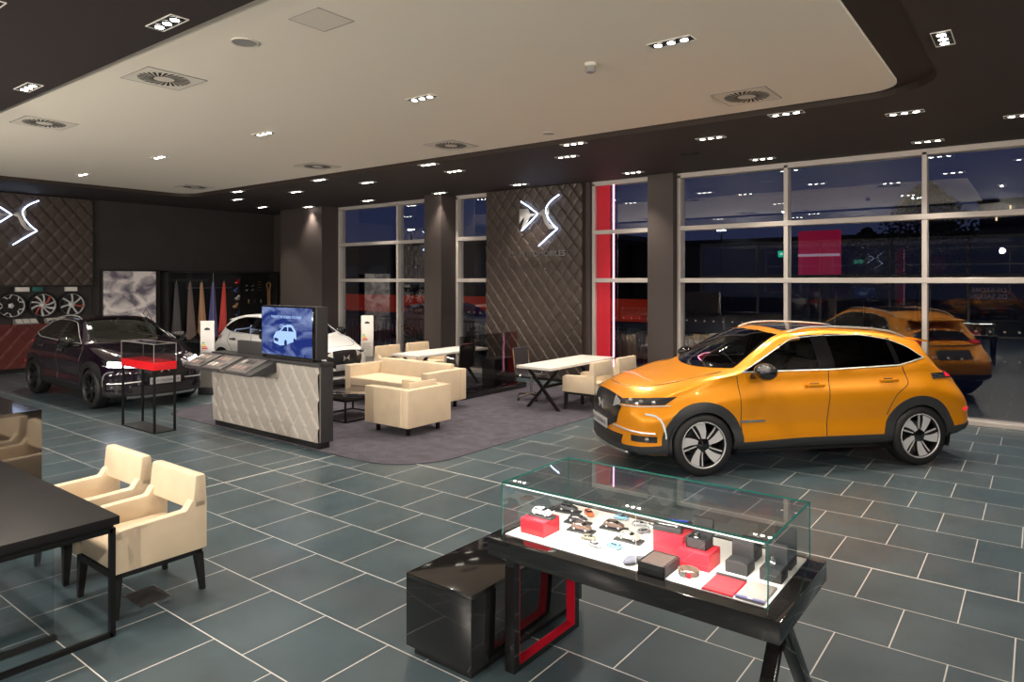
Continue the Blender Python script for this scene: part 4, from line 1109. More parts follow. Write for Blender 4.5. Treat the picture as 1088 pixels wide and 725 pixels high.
mini('grey toy car, front of the cluster before the pen boxes', G2, -1.79, 3.57, ZB, R(60), PAINTS['silver'], None, .66)
mini('black model car on black base at the back left of the showcase', G1, -2.325, 3.61, ZB, R(8), PAINTS['dark'])
# boxes and accessories
def openbox(name, label, cat, loc, rz, w, d, h, fill=None, lid=None, fillh=None):
    t = thing(name, label, cat, loc, rz)
    th = .004
    b = MB().box(-w, w, -d, d, 0, th).box(-w, w, -d, -d + th, 0, h).box(-w, w, d - th, d, 0, h).box(-w, -w + th, -d, d, 0, h).box(w - th, w, -d, d, 0, h)
    b.build('box_body', 'darkbox', t)
    if fill: MB().box(-w + th, w - th, -d + th, d - th, th, h - .008).build('inlay', fill, t)
    if lid: MB().box(-w, w, d - .002, d + .014, h * .9, h * .9 + lid, bev=.002).build('lid', 'darkbox', t)
    return t
t = openbox('sample_box', 'open dark box with brown ribbed inlay, front middle of the showcase', 'box', (-1.505, 3.165, ZB), 0, .072, .088, .055, 'brown')
b = MB()
for i in range(9): b.cyl((-.06, -.07 + i * .0175, .05), (.06, -.07 + i * .0175, .05), .006, n=8)
b.build('ribbed_lining', 'brown', t)
t = thing('tie', 'rolled grey tie lying beside the brown ribbed box', 'tie', (-1.63, 3.17, ZB), R(68))
b = MB()
def tie(u, v):
    a = 2 * PI * v; w = .020 + .014 * math.sin(PI * min(1, u * 1.05)) + .006 * u; h = .014 + .004 * math.sin(5 * u)
    e = math.sin(PI * min(.999, max(.001, u))) ** .25
    return ((u - .5) * .17, w * math.cos(a) * e + .012 * math.sin(3 * u), h + h * math.sin(a) * e)
b.grid(tie, 22, 17); b.build('fabric', pmat('slate cloth', (.10, .10, .13), .8), t)
MB().box(-.012, .012, -.026, .026, .022, .030, bev=.003).build('band', 'darkbox', t)
t = thing('belt', 'coiled brown leather belt with steel buckle in the showcase', 'belt', (-1.365, 3.20, ZB))
b = MB(); vs = []
n = 60
for i in range(n + 1):
    a = 2 * PI * 1.9 * i / n; r_ = .046 - .006 * i / n
    for dz in (0, .026): vs.append((r_ * math.cos(a) * 1.15, r_ * math.sin(a), .001 + dz))
    for dz in (.026, 0): vs.append(((r_ - .0028) * math.cos(a) * 1.15, (r_ - .0028) * math.sin(a), .001 + dz))
fs = []
for i in range(n):
    for j in range(4): fs.append((4 * i + j, 4 * i + (j + 1) % 4, 4 * i + 4 + (j + 1) % 4, 4 * i + 4 + j))
b.add(vs, fs); b.build('strap', pmat('tan strap', (.13, .09, .065), .5), t)
MB().box(-.024, .006, -.055, -.049, .002, .028, bev=.002).build('buckle', 'dchrome', t)
MB().box(.014, .035, -.053, -.046, .003, .026, bev=.002).build('keeper', 'red_lac', t)
def scarf(name, label, x0, x1, y0, y1, mat, hem, hemy, shear=0):
    t = thing(name, label, 'scarf', ((x0 + x1) / 2, (y0 + y1) / 2, ZB), 0, 'folded scarves')
    w, d = (x1 - x0) / 2, (y1 - y0) / 2
    b = MB()
    for k in range(3):
        z = k * .0035; b.box(-w + .002 * k, w - .002 * k, -d + .001 * k, d - .001 * k, z, z + .0032, bev=.0012)
    b.build('cloth', mat, t)
    MB().box(-w, w, hemy * d - .014, hemy * d + .014, .010, .0125, bev=.001).build('hem', hem, t)
    return t
def weave(name, c1, c2, sc):
    m, nt, out = _mat(name); N = nt.nodes; L = nt.links
    tc = N.new('ShaderNodeTexCoord'); ck = N.new('ShaderNodeTexChecker'); ck.inputs['Scale'].default_value = sc; ck.inputs[1].default_value = (*c1, 1); ck.inputs[2].default_value = (*c2, 1)
    L.new(tc.outputs['Object'], ck.inputs[0]); p = N.new('ShaderNodeBsdfPrincipled'); p.inputs['Roughness'].default_value = .8; L.new(ck.outputs[0], p.inputs['Base Color']); L.new(p.outputs[0], out.inputs[0]); return m
scarf('folded_scarf', 'folded red scarf lying flat at the front of the showcase', -1.255, -1.105, 3.085, 3.285, weave('red weave', (.55, .02, .03), (.40, .012, .02), 160), 'darkbox', .93)
t = scarf('folded_scarf', 'folded grey patterned scarf in the right front corner of the showcase', -1.098, -.968, 3.092, 3.30, weave('grey weave', (.34, .31, .28), (.15, .135, .12), 190), 'navy', -.90)
MB().box(-.01, .01, -.098, -.088, .0125, .0132).build('care_tag', 'white', t)
t = openbox('watch_box', 'open black watch box with lid up, on a red riser', 'watch box', (-1.375, 3.365, ZB + .086), 0, .052, .048, .05, 'black', .085)
t2 = thing('wristwatch', 'steel wristwatch standing in the open box on the red riser', 'watch', (-1.385, 3.355, ZB + .128))
def watch(t2):
    Mw = Matrix.Rotation(R(-60), 4, 'X')
    MB().cyl((0, 0, .016), (0, 0, .026), .018, n=20, mtx=Mw).build('watch_case', 'chrome', t2); MB().cyl((0, 0, .026), (0, 0, .0265), .014, n=20, mtx=Mw).build('dial', 'black', t2)
    b = MB(); n = 24; vs = []
    for i in range(n):
        a = 2 * PI * i / n
        for x, r_ in ((-.008, .024), (.008, .024), (.008, .021), (-.008, .021)): vs.append((x, r_ * math.sin(a), r_ * math.cos(a)))
    b.add(vs, [(4 * i + j, 4 * i + (j + 1) % 4, 4 * ((i + 1) % n) + (j + 1) % 4, 4 * ((i + 1) % n) + j) for i in range(n) for j in range(4)], mtx=Mw); b.build('bracelet', 'chrome', t2)
watch(t2); t2.scale = (.9, .9, .9)
t3 = dup(t2, 'steel wristwatch on the lower dark box beside the right glass pane', (-1.02, 3.395, ZB + .080), 0)
t = thing('pen_box', 'black pen box on the red riser, the front one', 'pen box', (-1.565, 3.40, ZB + .111), R(8)); MB().box(-.075, .075, -.022, .022, 0, .028, bev=.002).build('box_body', 'darkbox', t); MB().cyl((-.055, 0, .033), (.055, 0, .033), .005, n=10).build('pen', 'chrome', t)
t = thing('pen_box', 'black pen box with blue pen on the red riser, the rear one', 'pen box', (-1.55, 3.49, ZB + .111), R(24)); MB().box(-.075, .075, -.022, .022, 0, .028, bev=.002).build('box_body', 'darkbox', t); MB().cyl((-.055, 0, .033), (.055, 0, .033), .005, n=10).build('pen', pmat('blue pen', (.02, .05, .4), .3), t)
def giftbox(label, x, y, w, d, h, lid):
    t = thing('gift_box', label, 'gift box', (x, y, ZB), 0, 'black gift boxes in the showcase')
    MB().box(-w, w, -d, d, 0, h, bev=.002).build('box_body', 'darkbox', t); MB().box(-w, w, d - .016, d, h, h + lid, bev=.002).build('lid', 'darkbox', t)
    MB().box(-w + .008, w - .008, -d + .008, d - .020, h, h + .004).build('cushion', 'softblack', t)
giftbox('black gift box with raised lid behind the red scarf', -1.18, 3.40, .055, .055, .055, .085)
giftbox('black gift box with raised lid nearest the right front glass corner', -1.02, 3.41, .052, .052, .055, .10)
giftbox('black gift box with raised lid in the right back corner of the showcase', -1.03, 3.60, .052, .055, .06, .12)
giftbox('low black gift box behind the other boxes at the back glass', -1.20, 3.60, .05, .05, .05, .04)

# ------------------------------------------------------------------ accessory wall contents
XA = XL + .17
for i, (y, st, lab) in enumerate(((5.69, 'fork', 'black and silver forked alloy wheel, left of the three on the far wall'), (6.34, 'turbine', 'silver multi-blade alloy wheel with red accents, middle of the far wall three'), (6.97, 'star', 'silver seven-spoke alloy wheel with one red accent, right of the far wall three'), (5.03, 'turbine', 'silver alloy wheel on the far wall, left of the black and silver one'))):
    t = thing('wheel_display', lab, 'alloy wheel', (XL + .19, y, 1.60), R(-90), 'alloy wheels on the accessory wall')
    tt, rim, sp_, cp = make_wheel(.385, st, .16)
    b = MB().lathe([(.27, -.07), (.30, -.07), (.312, -.04), (.312, .04), (.30, .06), (.27, .06)], 40, 0, Matrix.Rotation(-PI / 2, 4, 'X')); b.build('back_ring', 'black', t)
    rim.build('rim', ['alu', 'black'], t); sp_.build('spokes', ['alu', 'darkalloy', pmat('red accent %d' % i, (.42, .07, .05), .4)], t, angle=25); cp.build('hub_cap', 'alu', t)
for i, (y, w, m, lab) in enumerate(((5.93, .28, 'white', 'white label box on the shelf above the left wheel'), (6.97, .26, 'white', 'white label box on the shelf above the right wheel'), (6.24, .22, pmat('teal box', (.02, .12, .12), .4), 'dark teal box on the shelf beside the white label box'), (5.56, .30, 'black', 'black box on the shelf left of the white label box'))):
    tag(MB().box(XL + .105, XL + .20, y - w / 2, y + w / 2, 1.93, 2.035, bev=.004).build('label_box', m), lab, 'box', 'label boxes under the shelf')
for y, lab in ((5.98, 'white printed price panel below the left wheel'), (6.62, 'white printed price panel below the middle wheel')):
    t = thing('price_panel', lab, 'price panel', (XL + .165, y, 1.161), 0, 'price panels')
    MB().prism([(0, -.24, 0), (.16, -.24, 0), (.16, -.24, .02), (0, -.24, .12)], (0, .48, 0)).build('wedge', 'grey', t)
    for k in range(3):
        b = MB(); b.add([(.155, -.21 + k * .15, .030), (.155, -.08 + k * .15, .030), (.015, -.08 + k * .15, .118), (.015, -.21 + k * .15, .118)], [(0, 1, 2, 3)]); b.build('price_card', 'white', t)
# ------------------------------------------------------------------ framed photograph
def cloud_mat():
    m, nt, out = _mat('cloud print'); N = nt.nodes; L = nt.links
    tc = N.new('ShaderNodeTexCoord'); n = N.new('ShaderNodeTexNoise'); n.inputs['Scale'].default_value = 2.0; n.inputs['Detail'].default_value = 6; n.inputs['Distortion'].default_value = .6
    mp = N.new('ShaderNodeMapping'); mp.inputs['Scale'].default_value = (1, 1, 1.5); mp.inputs['Location'].default_value = (3.1, 2.2, .4); L.new(tc.outputs['Object'], mp.inputs[0]); L.new(mp.outputs[0], n.inputs['Vector'])
    cr = N.new('ShaderNodeValToRGB'); e = cr.color_ramp.elements; e[0].position = .38; e[0].color = (.16, .14, .19, 1); e[1].position = .60; e[1].color = (.95, .88, .88, 1)
    L.new(n.outputs['Fac'], cr.inputs[0]); p = N.new('ShaderNodeBsdfPrincipled'); p.inputs['Roughness'].default_value = .3; L.new(cr.outputs[0], p.inputs['Base Color']); L.new(p.outputs[0], out.inputs[0]); return m
t = thing('poster', 'tall framed grey cloud photograph on the dark far wall', 'poster', (XL, 8.43, 0))
MB().box(0, .06, -.72, .72, .30, 2.49, bev=.004).build('frame', 'black', t)
pr_ = MB().box(.06, .064, -.67, .67, .35, 2.44).build('print', cloud_mat(), t)
b = MB()
import itertools
rnd = random.Random(3)
apex = (.40, 1.42)
for k in range(8):
    z = 1.36 - k * .13; wd = .07 + k * .13
    for j in range(k + 1):
        y0 = apex[0] + (j - k / 2) * .15
        if abs(y0) < .62: b.cyl((.066, y0, z + .06), (.066, y0 + .075, z - .07), .008, n=4); b.cyl((.066, y0, z + .06), (.066, y0 - .075, z - .07), .008, n=4)
b.build('printed_lattice', 'ink', pr_)
# ------------------------------------------------------------------ lifestyle cabinet
t = thing('boutique_cabinet', 'black glass-fronted boutique cabinet on the far wall right of the poster', 'cabinet', (XL, 9.25, 0))
Lc = 3.45
MB().box(0, .04, 0, Lc, .10, 2.46).build('back_panel', 'black', t)
MB().box(0, .42, 0, .04, 0, 2.46).build('side_panel', 'black', t); MB().box(0, .42, Lc - .04, Lc, 0, 2.46).build('side_panel', 'black', t)
MB().box(0, .42, 0, Lc, 2.42, 2.47).build('top', 'black', t); MB().box(0, .42, 0, Lc, 0, .10).build('base', 'black', t)
MB().box(.04, .40, .04, Lc - .04, .44, .47).build('shelf', 'lacquer', t)
for y0, y1 in ((.04, .66), (.66, 1.32), (1.32, 2.36), (2.36, 3.41)):
    gp = MB().add([(.405, y0, .10), (.405, y1, .10), (.405, y1, 2.42), (.405, y0, 2.42)], [(0, 1, 2, 3)]).build('glass_door', GL_VIT, t)
for y in (1.32,): MB().box(.40, .412, y - .006, y + .006, .1, 2.42).build('door_edge', 'grey', t)
MB().cyl((.07, .72, 1.98), (.07, 2.1, 1.98), .012, n=8).build('rail', 'dchrome', t)
def hide(label, y, top, bot, w, col, k):
    t = thing('leather_hide', label, 'hanging leather', (XL + .20, y, 0), 0, 'hanging leather samples')
    b = MB()
    def fn(u, v):
        ww = (.07 + (w - .07) * v ** .8); a = u * 2 * PI
        f = 1 + .28 * math.sin(a * 3 + k) * v
        zz = lerp(top, bot, v) + (.10 * v * math.cos(a + k) if v > .9 else 0)
        return (.045 * (0.4 + v) * math.sin(a) * f, ww * math.cos(a) * f * .5 + .02 * math.sin(k) * v, zz)
    b.grid(fn, 33, 20); b.build('hide', pmat('hide %d' % k, col, .6, sheen=.2, bump=(90, .1)), t)
    MB().tube([(0, 0, top - .03), (0, 0, top + .02), (.01, 0, top + .05)], .008, 6).build('hook', 'dchrome', t)
for k, (y, bot, w, col, lab) in enumerate(((9.60, .62, .25, (.13, .118, .12), 'dark grey hanging leather, first from the left in the boutique cabinet'), (9.99, .62, .27, (.24, .17, .145), 'taupe hanging leather, second from the left in the boutique cabinet'), (10.33, .62, .25, (.62, .32, .18), 'tan hanging leather between the taupe and blue ones'), (10.68, .62, .28, (.11, .10, .34), 'blue hanging leather in the boutique cabinet'), (11.02, .62, .25, (.80, .07, .06), 'red hanging leather in the boutique cabinet'))):
    hide(lab, y, 2.13, bot, w, col, k)
cols = [((.55, .02, .03), 'red'), ((.05, .09, .30), 'blue'), ((.55, .52, .46), 'silver'), ((.55, .33, .18), 'copper'), ((.04, .05, .12), 'navy'), ((.30, .32, .36), 'grey')]
for i, (c, nm) in enumerate(cols):
    t = thing('hanging_model', '%s little glossy figure in the vertical string beside the red leather' % nm, 'ornament', (XL + .22, 11.40 + .03 * (-1) ** i, 2.13 - i * .24), 0, 'string of glossy ornaments')
    MB().ball((0, 0, 0), (.055, .085, .06), n=14, m=8).ball((.01, .05, .07), (.035, .05, .045), n=12, m=7).build('figure', pmat('orn %d' % i, c, .15, .5, coat=1), t)
    MB().cyl((-.178, 0, 0), (-.04, 0, 0), .006, n=6).build('pin', 'dchrome', t)
for i in range(4): tag(MB().cyl((XL + .085, 11.79 + .20 * (i % 2), 2.02 - .0 * i - .13 * (i // 2)), (XL + .14, 11.83 + .20 * (i % 2), 2.05 - .13 * (i // 2)), .022, n=8).build('key_ring', 'chrome'), 'small chrome key ring on the dark panel, %s of four' % ORD[i], 'key ring', 'key rings in the cabinet')
for i in range(3): tag(MB().cyl((XL + .085, 11.89 + .21 * i, 1.60), (XL + .125, 11.87 + .21 * i, 1.50), .022, n=8).build('charm', ['gold', 'chrome', 'dchrome'][i]), ['brass', 'bright steel', 'satin steel'][i] + ' charm on the dark panel in the boutique cabinet', 'charm', 'charms in the cabinet')
for i in range(4): tag(MB().box(XL + .05, XL + .09, 12.24, 12.32, 2.13 - i * .085, 2.155 - i * .085, bev=.004).build('money_clip', 'gold'), 'brass clip beside the tan strap, %s from the top' % ORD[i], 'clip', 'brass clips in the cabinet')
b = MB().tube([(XL + .10, 12.56, 1.0), (XL + .11, 12.54, 1.9), (XL + .12, 12.49, 2.08), (XL + .12, 12.56, 2.14), (XL + .12, 12.63, 2.08), (XL + .11, 12.60, 1.9), (XL + .10, 12.61, 1.0)], .022, 6)
tag(b.build('leather_strap', pmat('tan leather', (.42, .20, .07), .5)), 'looped tan leather strap hanging at the right of the boutique cabinet', 'strap')
t = thing('handbag', 'small red bag on the cabinet shelf left of the leathers', 'bag', (XL + .30, 9.385, .471)); MB().box(-.08, .08, -.08, .08, 0, .17, bev=.03).build('bag_body', 'red_lac', t); MB().tube([(0, -.06, .16), (0, -.05, .25), (0, .05, .25), (0, .06, .16)], .008, 6).build('handle', 'chrome', t)
# ------------------------------------------------------------------ information totems
def totem(label, loc, rz):
    t = thing('info_totem', label, 'totem', loc, rz, 'vehicle information totems')
    MB().box(-.15, .15, -.08, .08, 0, .14, bev=.003).build('foot', 'softblack', t)
    MB().box(-.135, .135, -.012, .012, .14, .52).build('stem', 'grey', t)
    bd = MB().box(-.135, .135, -.016, .016, .52, 1.42, bev=.003).build('board', 'white', t)
    b = MB().prism([(-.06, -.018, 1.24), (-.045, -.018, 1.275), (.0, -.018, 1.29), (.05, -.018, 1.275), (.06, -.018, 1.24)], (0, -.001, 0)); b.build('printed_car', 'ink', bd)
    for k, (c, l) in enumerate((((.10, .5, .12), .05), ((.6, .6, .05), .07), ((.8, .25, .03), .09), ((.7, .03, .03), .11))):
        MB().box(-.10, -.10 + l, -.018, -.015, .98 - k * .035, 1.005 - k * .035).build('energy_bar', pmat('energy %d' % k, c, .5), bd)
    for k in range(4): MB().box(-.10, .08 - .03 * (k % 2), -.0175, -.015, .80 - k * .04, .81 - k * .04).build('text_line', 'grey', bd)
    return t
t1 = totem('white information totem standing beside the dark plum car', (-12.75, 6.98, 0), R(35))
dup(t1, 'white information totem before the left window, near the white car', (-11.75, 10.1, .008), R(35))
# ------------------------------------------------------------------ red panel and led strip at window 3
tag(MB().box(-7.46, -7.14, 12.69, 12.72, .08, 4.2).build('red_panel', pmat('red fabric panel', (.62, .010, .03), .6)), 'tall red panel filling the left of the narrow window by the column', 'panel')
t = thing('led_strip', 'vertical pink lit tube beside the tall red panel', 'light strip', (-7.035, 12.66, .075)); MB().box(-.02, .02, 0, .012, 0, 4.12).build('channel', 'dchrome', t); MB().cyl((0, -.008, 0), (0, -.008, 4.12), .014, n=10).build('tube', emat('pink led', (1, .35, .55), 6), t)
# ------------------------------------------------------------------ ceiling fittings
SPOT_E = 250
def fixture():
    t = thing('ceiling_light', 'x', 'ceiling light', (0, 0, 0))
    b = MB(); w, d = .42, .15
    for a in ((-w / 2, w / 2, -d / 2, -d / 2 + .006), (-w / 2, w / 2, d / 2 - .006, d / 2), (-w / 2, -w / 2 + .006, -d / 2, d / 2), (w / 2 - .006, w / 2, -d / 2, d / 2)): b.box(*a, -.008, .004)
    b.build('frame', 'white', t)
    MB().box(-w / 2 + .01, w / 2 - .01, -d / 2 + .01, d / 2 - .01, -.001, .003).build('housing', 'black', t)
    for i in (-1, 0, 1):
        l = MB().lathe([(.056, -.002), (.056, -.010), (.040, -.011)], 16); l.v = [v + Vector((i * .125, 0, 0)) for v in l.v]
        r = l.build('lamp', 'softblack', t)
        c = MB().cyl((i * .125, 0, -.008), (i * .125, 0, -.012), .034, n=16); c.build('lamp_lens', LAMP_ON, r)
    return t
FIX = fixture(); FIX_USED = []
def place_light(x, y, z, label, group, rz=0, energy=1.0, size=125):
    if not FIX_USED:
        o = FIX; o.location = (x, y, z); o.rotation_euler = (0, 0, rz); o['label'] = label; o['group'] = group; FIX_USED.append(1)
    else: o = dup(FIX, label, (x, y, z), rz, group)
    ld = bpy.data.lights.new('downlight', 'SPOT'); ld.energy = SPOT_E * energy; ld.spot_size = R(size); ld.spot_blend = .75; ld.shadow_soft_size = .08; ld.color = (1, .88, .74)
    lo = bpy.data.objects.new('downlight', ld); COL.objects.link(lo); lo.location = (x, y, z - .03)
    return o
ROWS = [('cream ceiling panel row', ZP, 5.76, [-15.3, -12.1, -8.95, -5.74, -2.62], 'triple downlight, {} from the left along the middle of the cream ceiling panel', 0),
        ('near dark ceiling row', ZS, 2.72, [-8.64, -5.59], 'triple downlight, {} from the left in the dark ceiling before the cream panel', 0),
        ('panel edge row', ZS, 8.89, [-14.9, -11.83, -8.70, -5.63, -2.51], 'triple downlight, {} from the left along the far edge of the cream panel', 0),
        ('dark ceiling row', ZS, 9.74, [-16.33, -13.84, -11.32, -8.84, -6.30, -3.81, -1.33], 'triple downlight, {} from the left, second dark-ceiling row beyond the cream panel', 0),
        ('window row', ZS, 12.0, [-17.5, -16.4, -13.88, -11.32, -8.95, -6.22, -3.76, -1.33], 'triple downlight, {} from the left in the row close to the windows', 0)]
for g, z, y, xs, lab, rz in ROWS:
    for i, x in enumerate(xs):
        yy = y if g != 'window row' else (11.2 if x < -17 else 11.95)
        place_light(x, yy, z, lab.format(ORD[i]), 'downlights, ' + g, rz, .8 if g == 'window row' else 1, 85 if g == 'window row' else 125)
place_light(-6.35, 1.72, ZS, 'triple downlight cut by the top left corner of the photo', 'near dark ceiling downlights')
place_light(-.66, 6.95, ZS, 'recessed triple downlight turned sideways, beside the right edge of the cream panel', 'downlights beside the right edge', R(90))
place_light(-.16, 10.78, ZS, 'recessed downlight cut by the right photo edge, in the dark ceiling', 'downlights beside the right edge', 0)
for x in (-5.6, -2.5, 1.0, 4.0, -8.6, -12, -15):          # lamps overhead and behind the viewpoint
    for y in (0.2, -2.6):
        ld = bpy.data.lights.new('downlight', 'SPOT'); ld.energy = SPOT_E; ld.spot_size = R(125); ld.spot_blend = .75; ld.shadow_soft_size = .08; ld.color = (1, .88, .74)
        lo = bpy.data.objects.new('downlight', ld); COL.objects.link(lo); lo.location = (x, y, ZS - .03)
# ------------------------------------------------------------------ air grilles, speakers, detectors
def swirl_vent(label, x, y, z, group):
    t = thing('ceiling_vent', label, 'ceiling vent', (x, y, z), 0, group)
    MB().box(-.31, .31, -.31, .31, -.006, .0).build('plate', 'vent', t)
    b = MB()
    for k in range(26):
        a = 2 * PI * k / 26
        q = [(r * math.cos(a + d), r * math.sin(a + d), -.0075) for r, d in ((.10, 0), (.245, .30), (.255, .44), (.10, .16))]
        b.prism(q, (0, 0, .001))
    b.build('swirl_slots', 'ventslot', t)
    f = MB()
    for a in ((-.31, .31, -.31, -.304), (-.31, .31, .304, .31), (-.31, -.304, -.31, .31), (.304, .31, -.31, .31)): f.box(*a, -.008, 0)
    f.build('edge', 'grey', t)
    return t
v0 = swirl_vent('square swirl vent in the cream panel, nearest the black desk', -7.36, 3.55, ZP, 'swirl vents')
for x, y, l in ((-10.72, 3.56, 'square swirl vent in the cream panel at the left photo edge'), (-7.39, 8.06, 'square swirl vent in the cream panel, middle of the far row'), (-10.73, 8.02, 'square swirl vent in the cream panel, left of the middle one in the far row'), (-2.70, 8.0, 'square swirl vent in the cream panel, near its right far corner'), (-15.33, 8.09, 'square swirl vent in the cream panel, furthest left in the far row'), (-14.2, 3.56, 'square swirl vent in the cream panel, beyond the left photo edge')):
    if x != -14.2: dup(v0, l, (x, y, ZP))
t = thing('access_hatch', 'square access hatch in the cream ceiling panel', 'access hatch', (-4.67, 3.53, ZP)); MB().box(-.19, .19, -.17, .17, -.004, 0).build('lid', 'vent', t)
b = MB()
for a in ((-.195, .195, -.18, -.174), (-.195, .195, .174, .18), (-.195, -.189, -.18, .18), (.189, .195, -.18, .18)): b.box(*a, -.005, 0)
b.build('edge', 'grey', t)
t = thing('ceiling_speaker', 'round grey speaker in the cream ceiling panel', 'speaker', (-5.65, 3.44, ZP)); MB().cyl((0, 0, -.006), (0, 0, 0), .105, n=32).build('grille', 'grey', t); MB().lathe([(.105, 0), (.118, -.002), (.118, -.010), (.105, -.010)], 32).build('ring', 'vent', t)
t = thing('ceiling_speaker', 'small round grey speaker near the far edge of the cream panel', 'speaker', (-5.66, 8.26, ZP)); MB().cyl((0, 0, -.006), (0, 0, 0), .085, n=28).build('grille', 'grey', t); MB().lathe([(.085, 0), (.095, -.002), (.095, -.010), (.085, -.010)], 28).build('ring', 'vent', t)
t = thing('ceiling_speaker', 'round dark speaker in the dark ceiling above the yellow car', 'speaker', (-4.55, 10.72, ZS)); MB().cyl((0, 0, -.006), (0, 0, 0), .14, n=32).build('grille', 'black', t); MB().lathe([(.14, 0), (.155, -.002), (.155, -.010), (.14, -.010)], 32).build('ring', 'softblack', t)
t = thing('smoke_detector', 'small smoke detector on the cream ceiling panel', 'smoke detector', (-3.51, 5.85, ZP)); MB().lathe([(0, 0), (.06, 0), (.06, -.02), (.05, -.03)], 24).build('mount', 'vent', t); MB().lathe([(.05, -.03), (.052, -.075), (.04, -.09), (0, -.09)], 24).build('sensor', 'grey', t)
# hanging exit sign behind the viewpoint, seen only mirrored in the big window
t = thing('hanging_exit_sign', 'green lit exit sign hanging from the ceiling, mirrored in the big window', 'exit sign', (-7.3, -.2, 3.15))
MB().box(-.22, .22, -.02, .02, -.11, .11).build('sign_box', emat('exit green', (.02, .75, .45), 2.2), t)
for x in (-.15, .15): MB().cyl((x, 0, .11), (x, 0, ZS - 3.15), .006, n=6).build('suspension_rod', 'dchrome', t)
b = MB()
for s in (-1, 1):
    b.prism([(-.17, s * .021, 0), (-.10, s * .021, .06), (-.10, s * .021, .02), (-.02, s * .021, .02), (-.02, s * .021, -.02), (-.10, s * .021, -.02), (-.10, s * .021, -.06)], (0, s * .002, 0)); b.box(.08, .16, s * .021, s * .023, -.07, .07)
b.build('pictogram', emat('exit white', (.8, 1, .9), 3), t)
# ------------------------------------------------------------------ outside at dusk
struct(MB().box(-80, 60, YW + .25, 110, -.12, -.02).build('ground_outside', pmat('wet asphalt', (.007, .007, .009), .4)))
struct(MB().box(-80, 60, YR - 60, YR - .3, -.12, -.02).build('ground_behind', pmat('dark asphalt', (.02, .02, .022), .6)))
make_car('parked_car', 'silver car parked outside the left window', 'car', (-15.3, 16.9, -.02), R(12), scale_spec(BASE, .95, .95, .93, ax=1.30, rw=.34), PAINT_S, interior=False, rails=False, plate='')
def building(label, x0, x1, y0, y1, h, wall, win=None, lit=.3, seed=0, group=None):
    t = thing('building', label, 'building', ((x0 + x1) / 2, (y0 + y1) / 2, -.02), 0, group)
    w, d = (x1 - x0) / 2, (y1 - y0) / 2
    MB().box(-w, w, -d, d, 0, h).build('wall', wall, t); MB().box(-w - .2, w + .2, -d - .2, d + .2, h, h + .4).build('roof', 'black', t)
    if win:
        rnd = random.Random(seed); b = MB(); c = MB(); nx, nz, sw, sh = win
        for i in range(nx):
            for j in range(nz):
                x = -w + (i + .5) * 2 * w / nx; z = (j + .5) * h / nz
                (b if rnd.random() < lit else c).box(x - sw, x + sw, -d - .05, -d, z - sh, z + sh)
        if b.v: b.build('lit_windows', emat('lit rooms %d' % seed, (1, .75, .42), 1.6), t)
        if c.v: c.build('dark_windows', 'lampglass', t)
    return t
BD = pmat('dark render', (.035, .032, .036), .8); BR = pmat('red cladding', (.30, .02, .04), .6)
building('low dark showroom building across the street beyond the left windows', -62, -24.6, 42, 52, 5.2, BD, (9, 1, 1.2, .9), .25, 1)
building('long low dark building beyond the big window', -24, 2, 46, 56, 4.6, BD, None)
building('tall tower block with lit windows on the skyline at the right', -5.5, 3.5, 95, 101, 11, BD, (14, 9, .09, .22), .30, 4)
building('slim tower block with few lit windows left of the tall one', -11.5, -8.5, 98, 104, 9, BD, (4, 7, .10, .22), .3, 9)
t = thing('billboard', 'lit crimson hoarding outside the big window', 'hoarding', (-7.15, 30.0, -.02))
MB().box(-.80, .80, -.1, .1, 2.45, 4.25).build('panel', pmat('crimson sheet', (.5, .015, .06), .6, emit=(.75, .02, .10), es=.25), t); MB().box(-.80, .80, -.16, -.10, 3.2, 3.3).build('crossbar', pmat('pale bar', (.7, .6, .65), .5, emit=(.8, .6, .7), es=.4), t)
for x in (-.5, .5): MB().box(x - .1, x + .1, -.1, .1, 0, 2.45).build('post', 'metal_black', t)
t = thing('fascia_sign', 'yellow lit shop fascia lettering outside the left window', 'sign', (-28.5, 41.5, 2.95)); MB().box(-2.6, 2.6, 0, .15, -.5, .7).build('board', BD, t); textobj('sign_lettering', 'Albert (Shop)', .85, emat('yellow sign', (1, .85, .45), 4), (0, -.02, .1), (R(90), 0, 0), t, .02)
def lamp(label, x, y, h, s):
    t = thing('street_lamp', label, 'street lamp', (x, y, -.02), 0, 'street lamps'); MB().cyl((0, 0, 0), (0, 0, h), .08, .05, n=8).build('pole', 'metal_black', t)
    MB().box(-.30, .30, -.12, .12, h, h + .10, bev=.03).build('head', 'softblack', t); MB().box(-.25, .25, -.10, .10, h - .04, h).build('lamp', emat('street light', (.85, .95, 1), s), t)
lamp('street lamp with cool white head outside the middle bay of the big window', -4.9, 40, 6.4, 60)
lamp('distant street lamp seen through the left windows', -37, 36, 6.0, 40)
lamp('street lamp behind the narrow window beside the column', -16.5, 44, 5.5, 40)
lamp('far street lamp left in the big window', -17, 60, 8.0, 60)
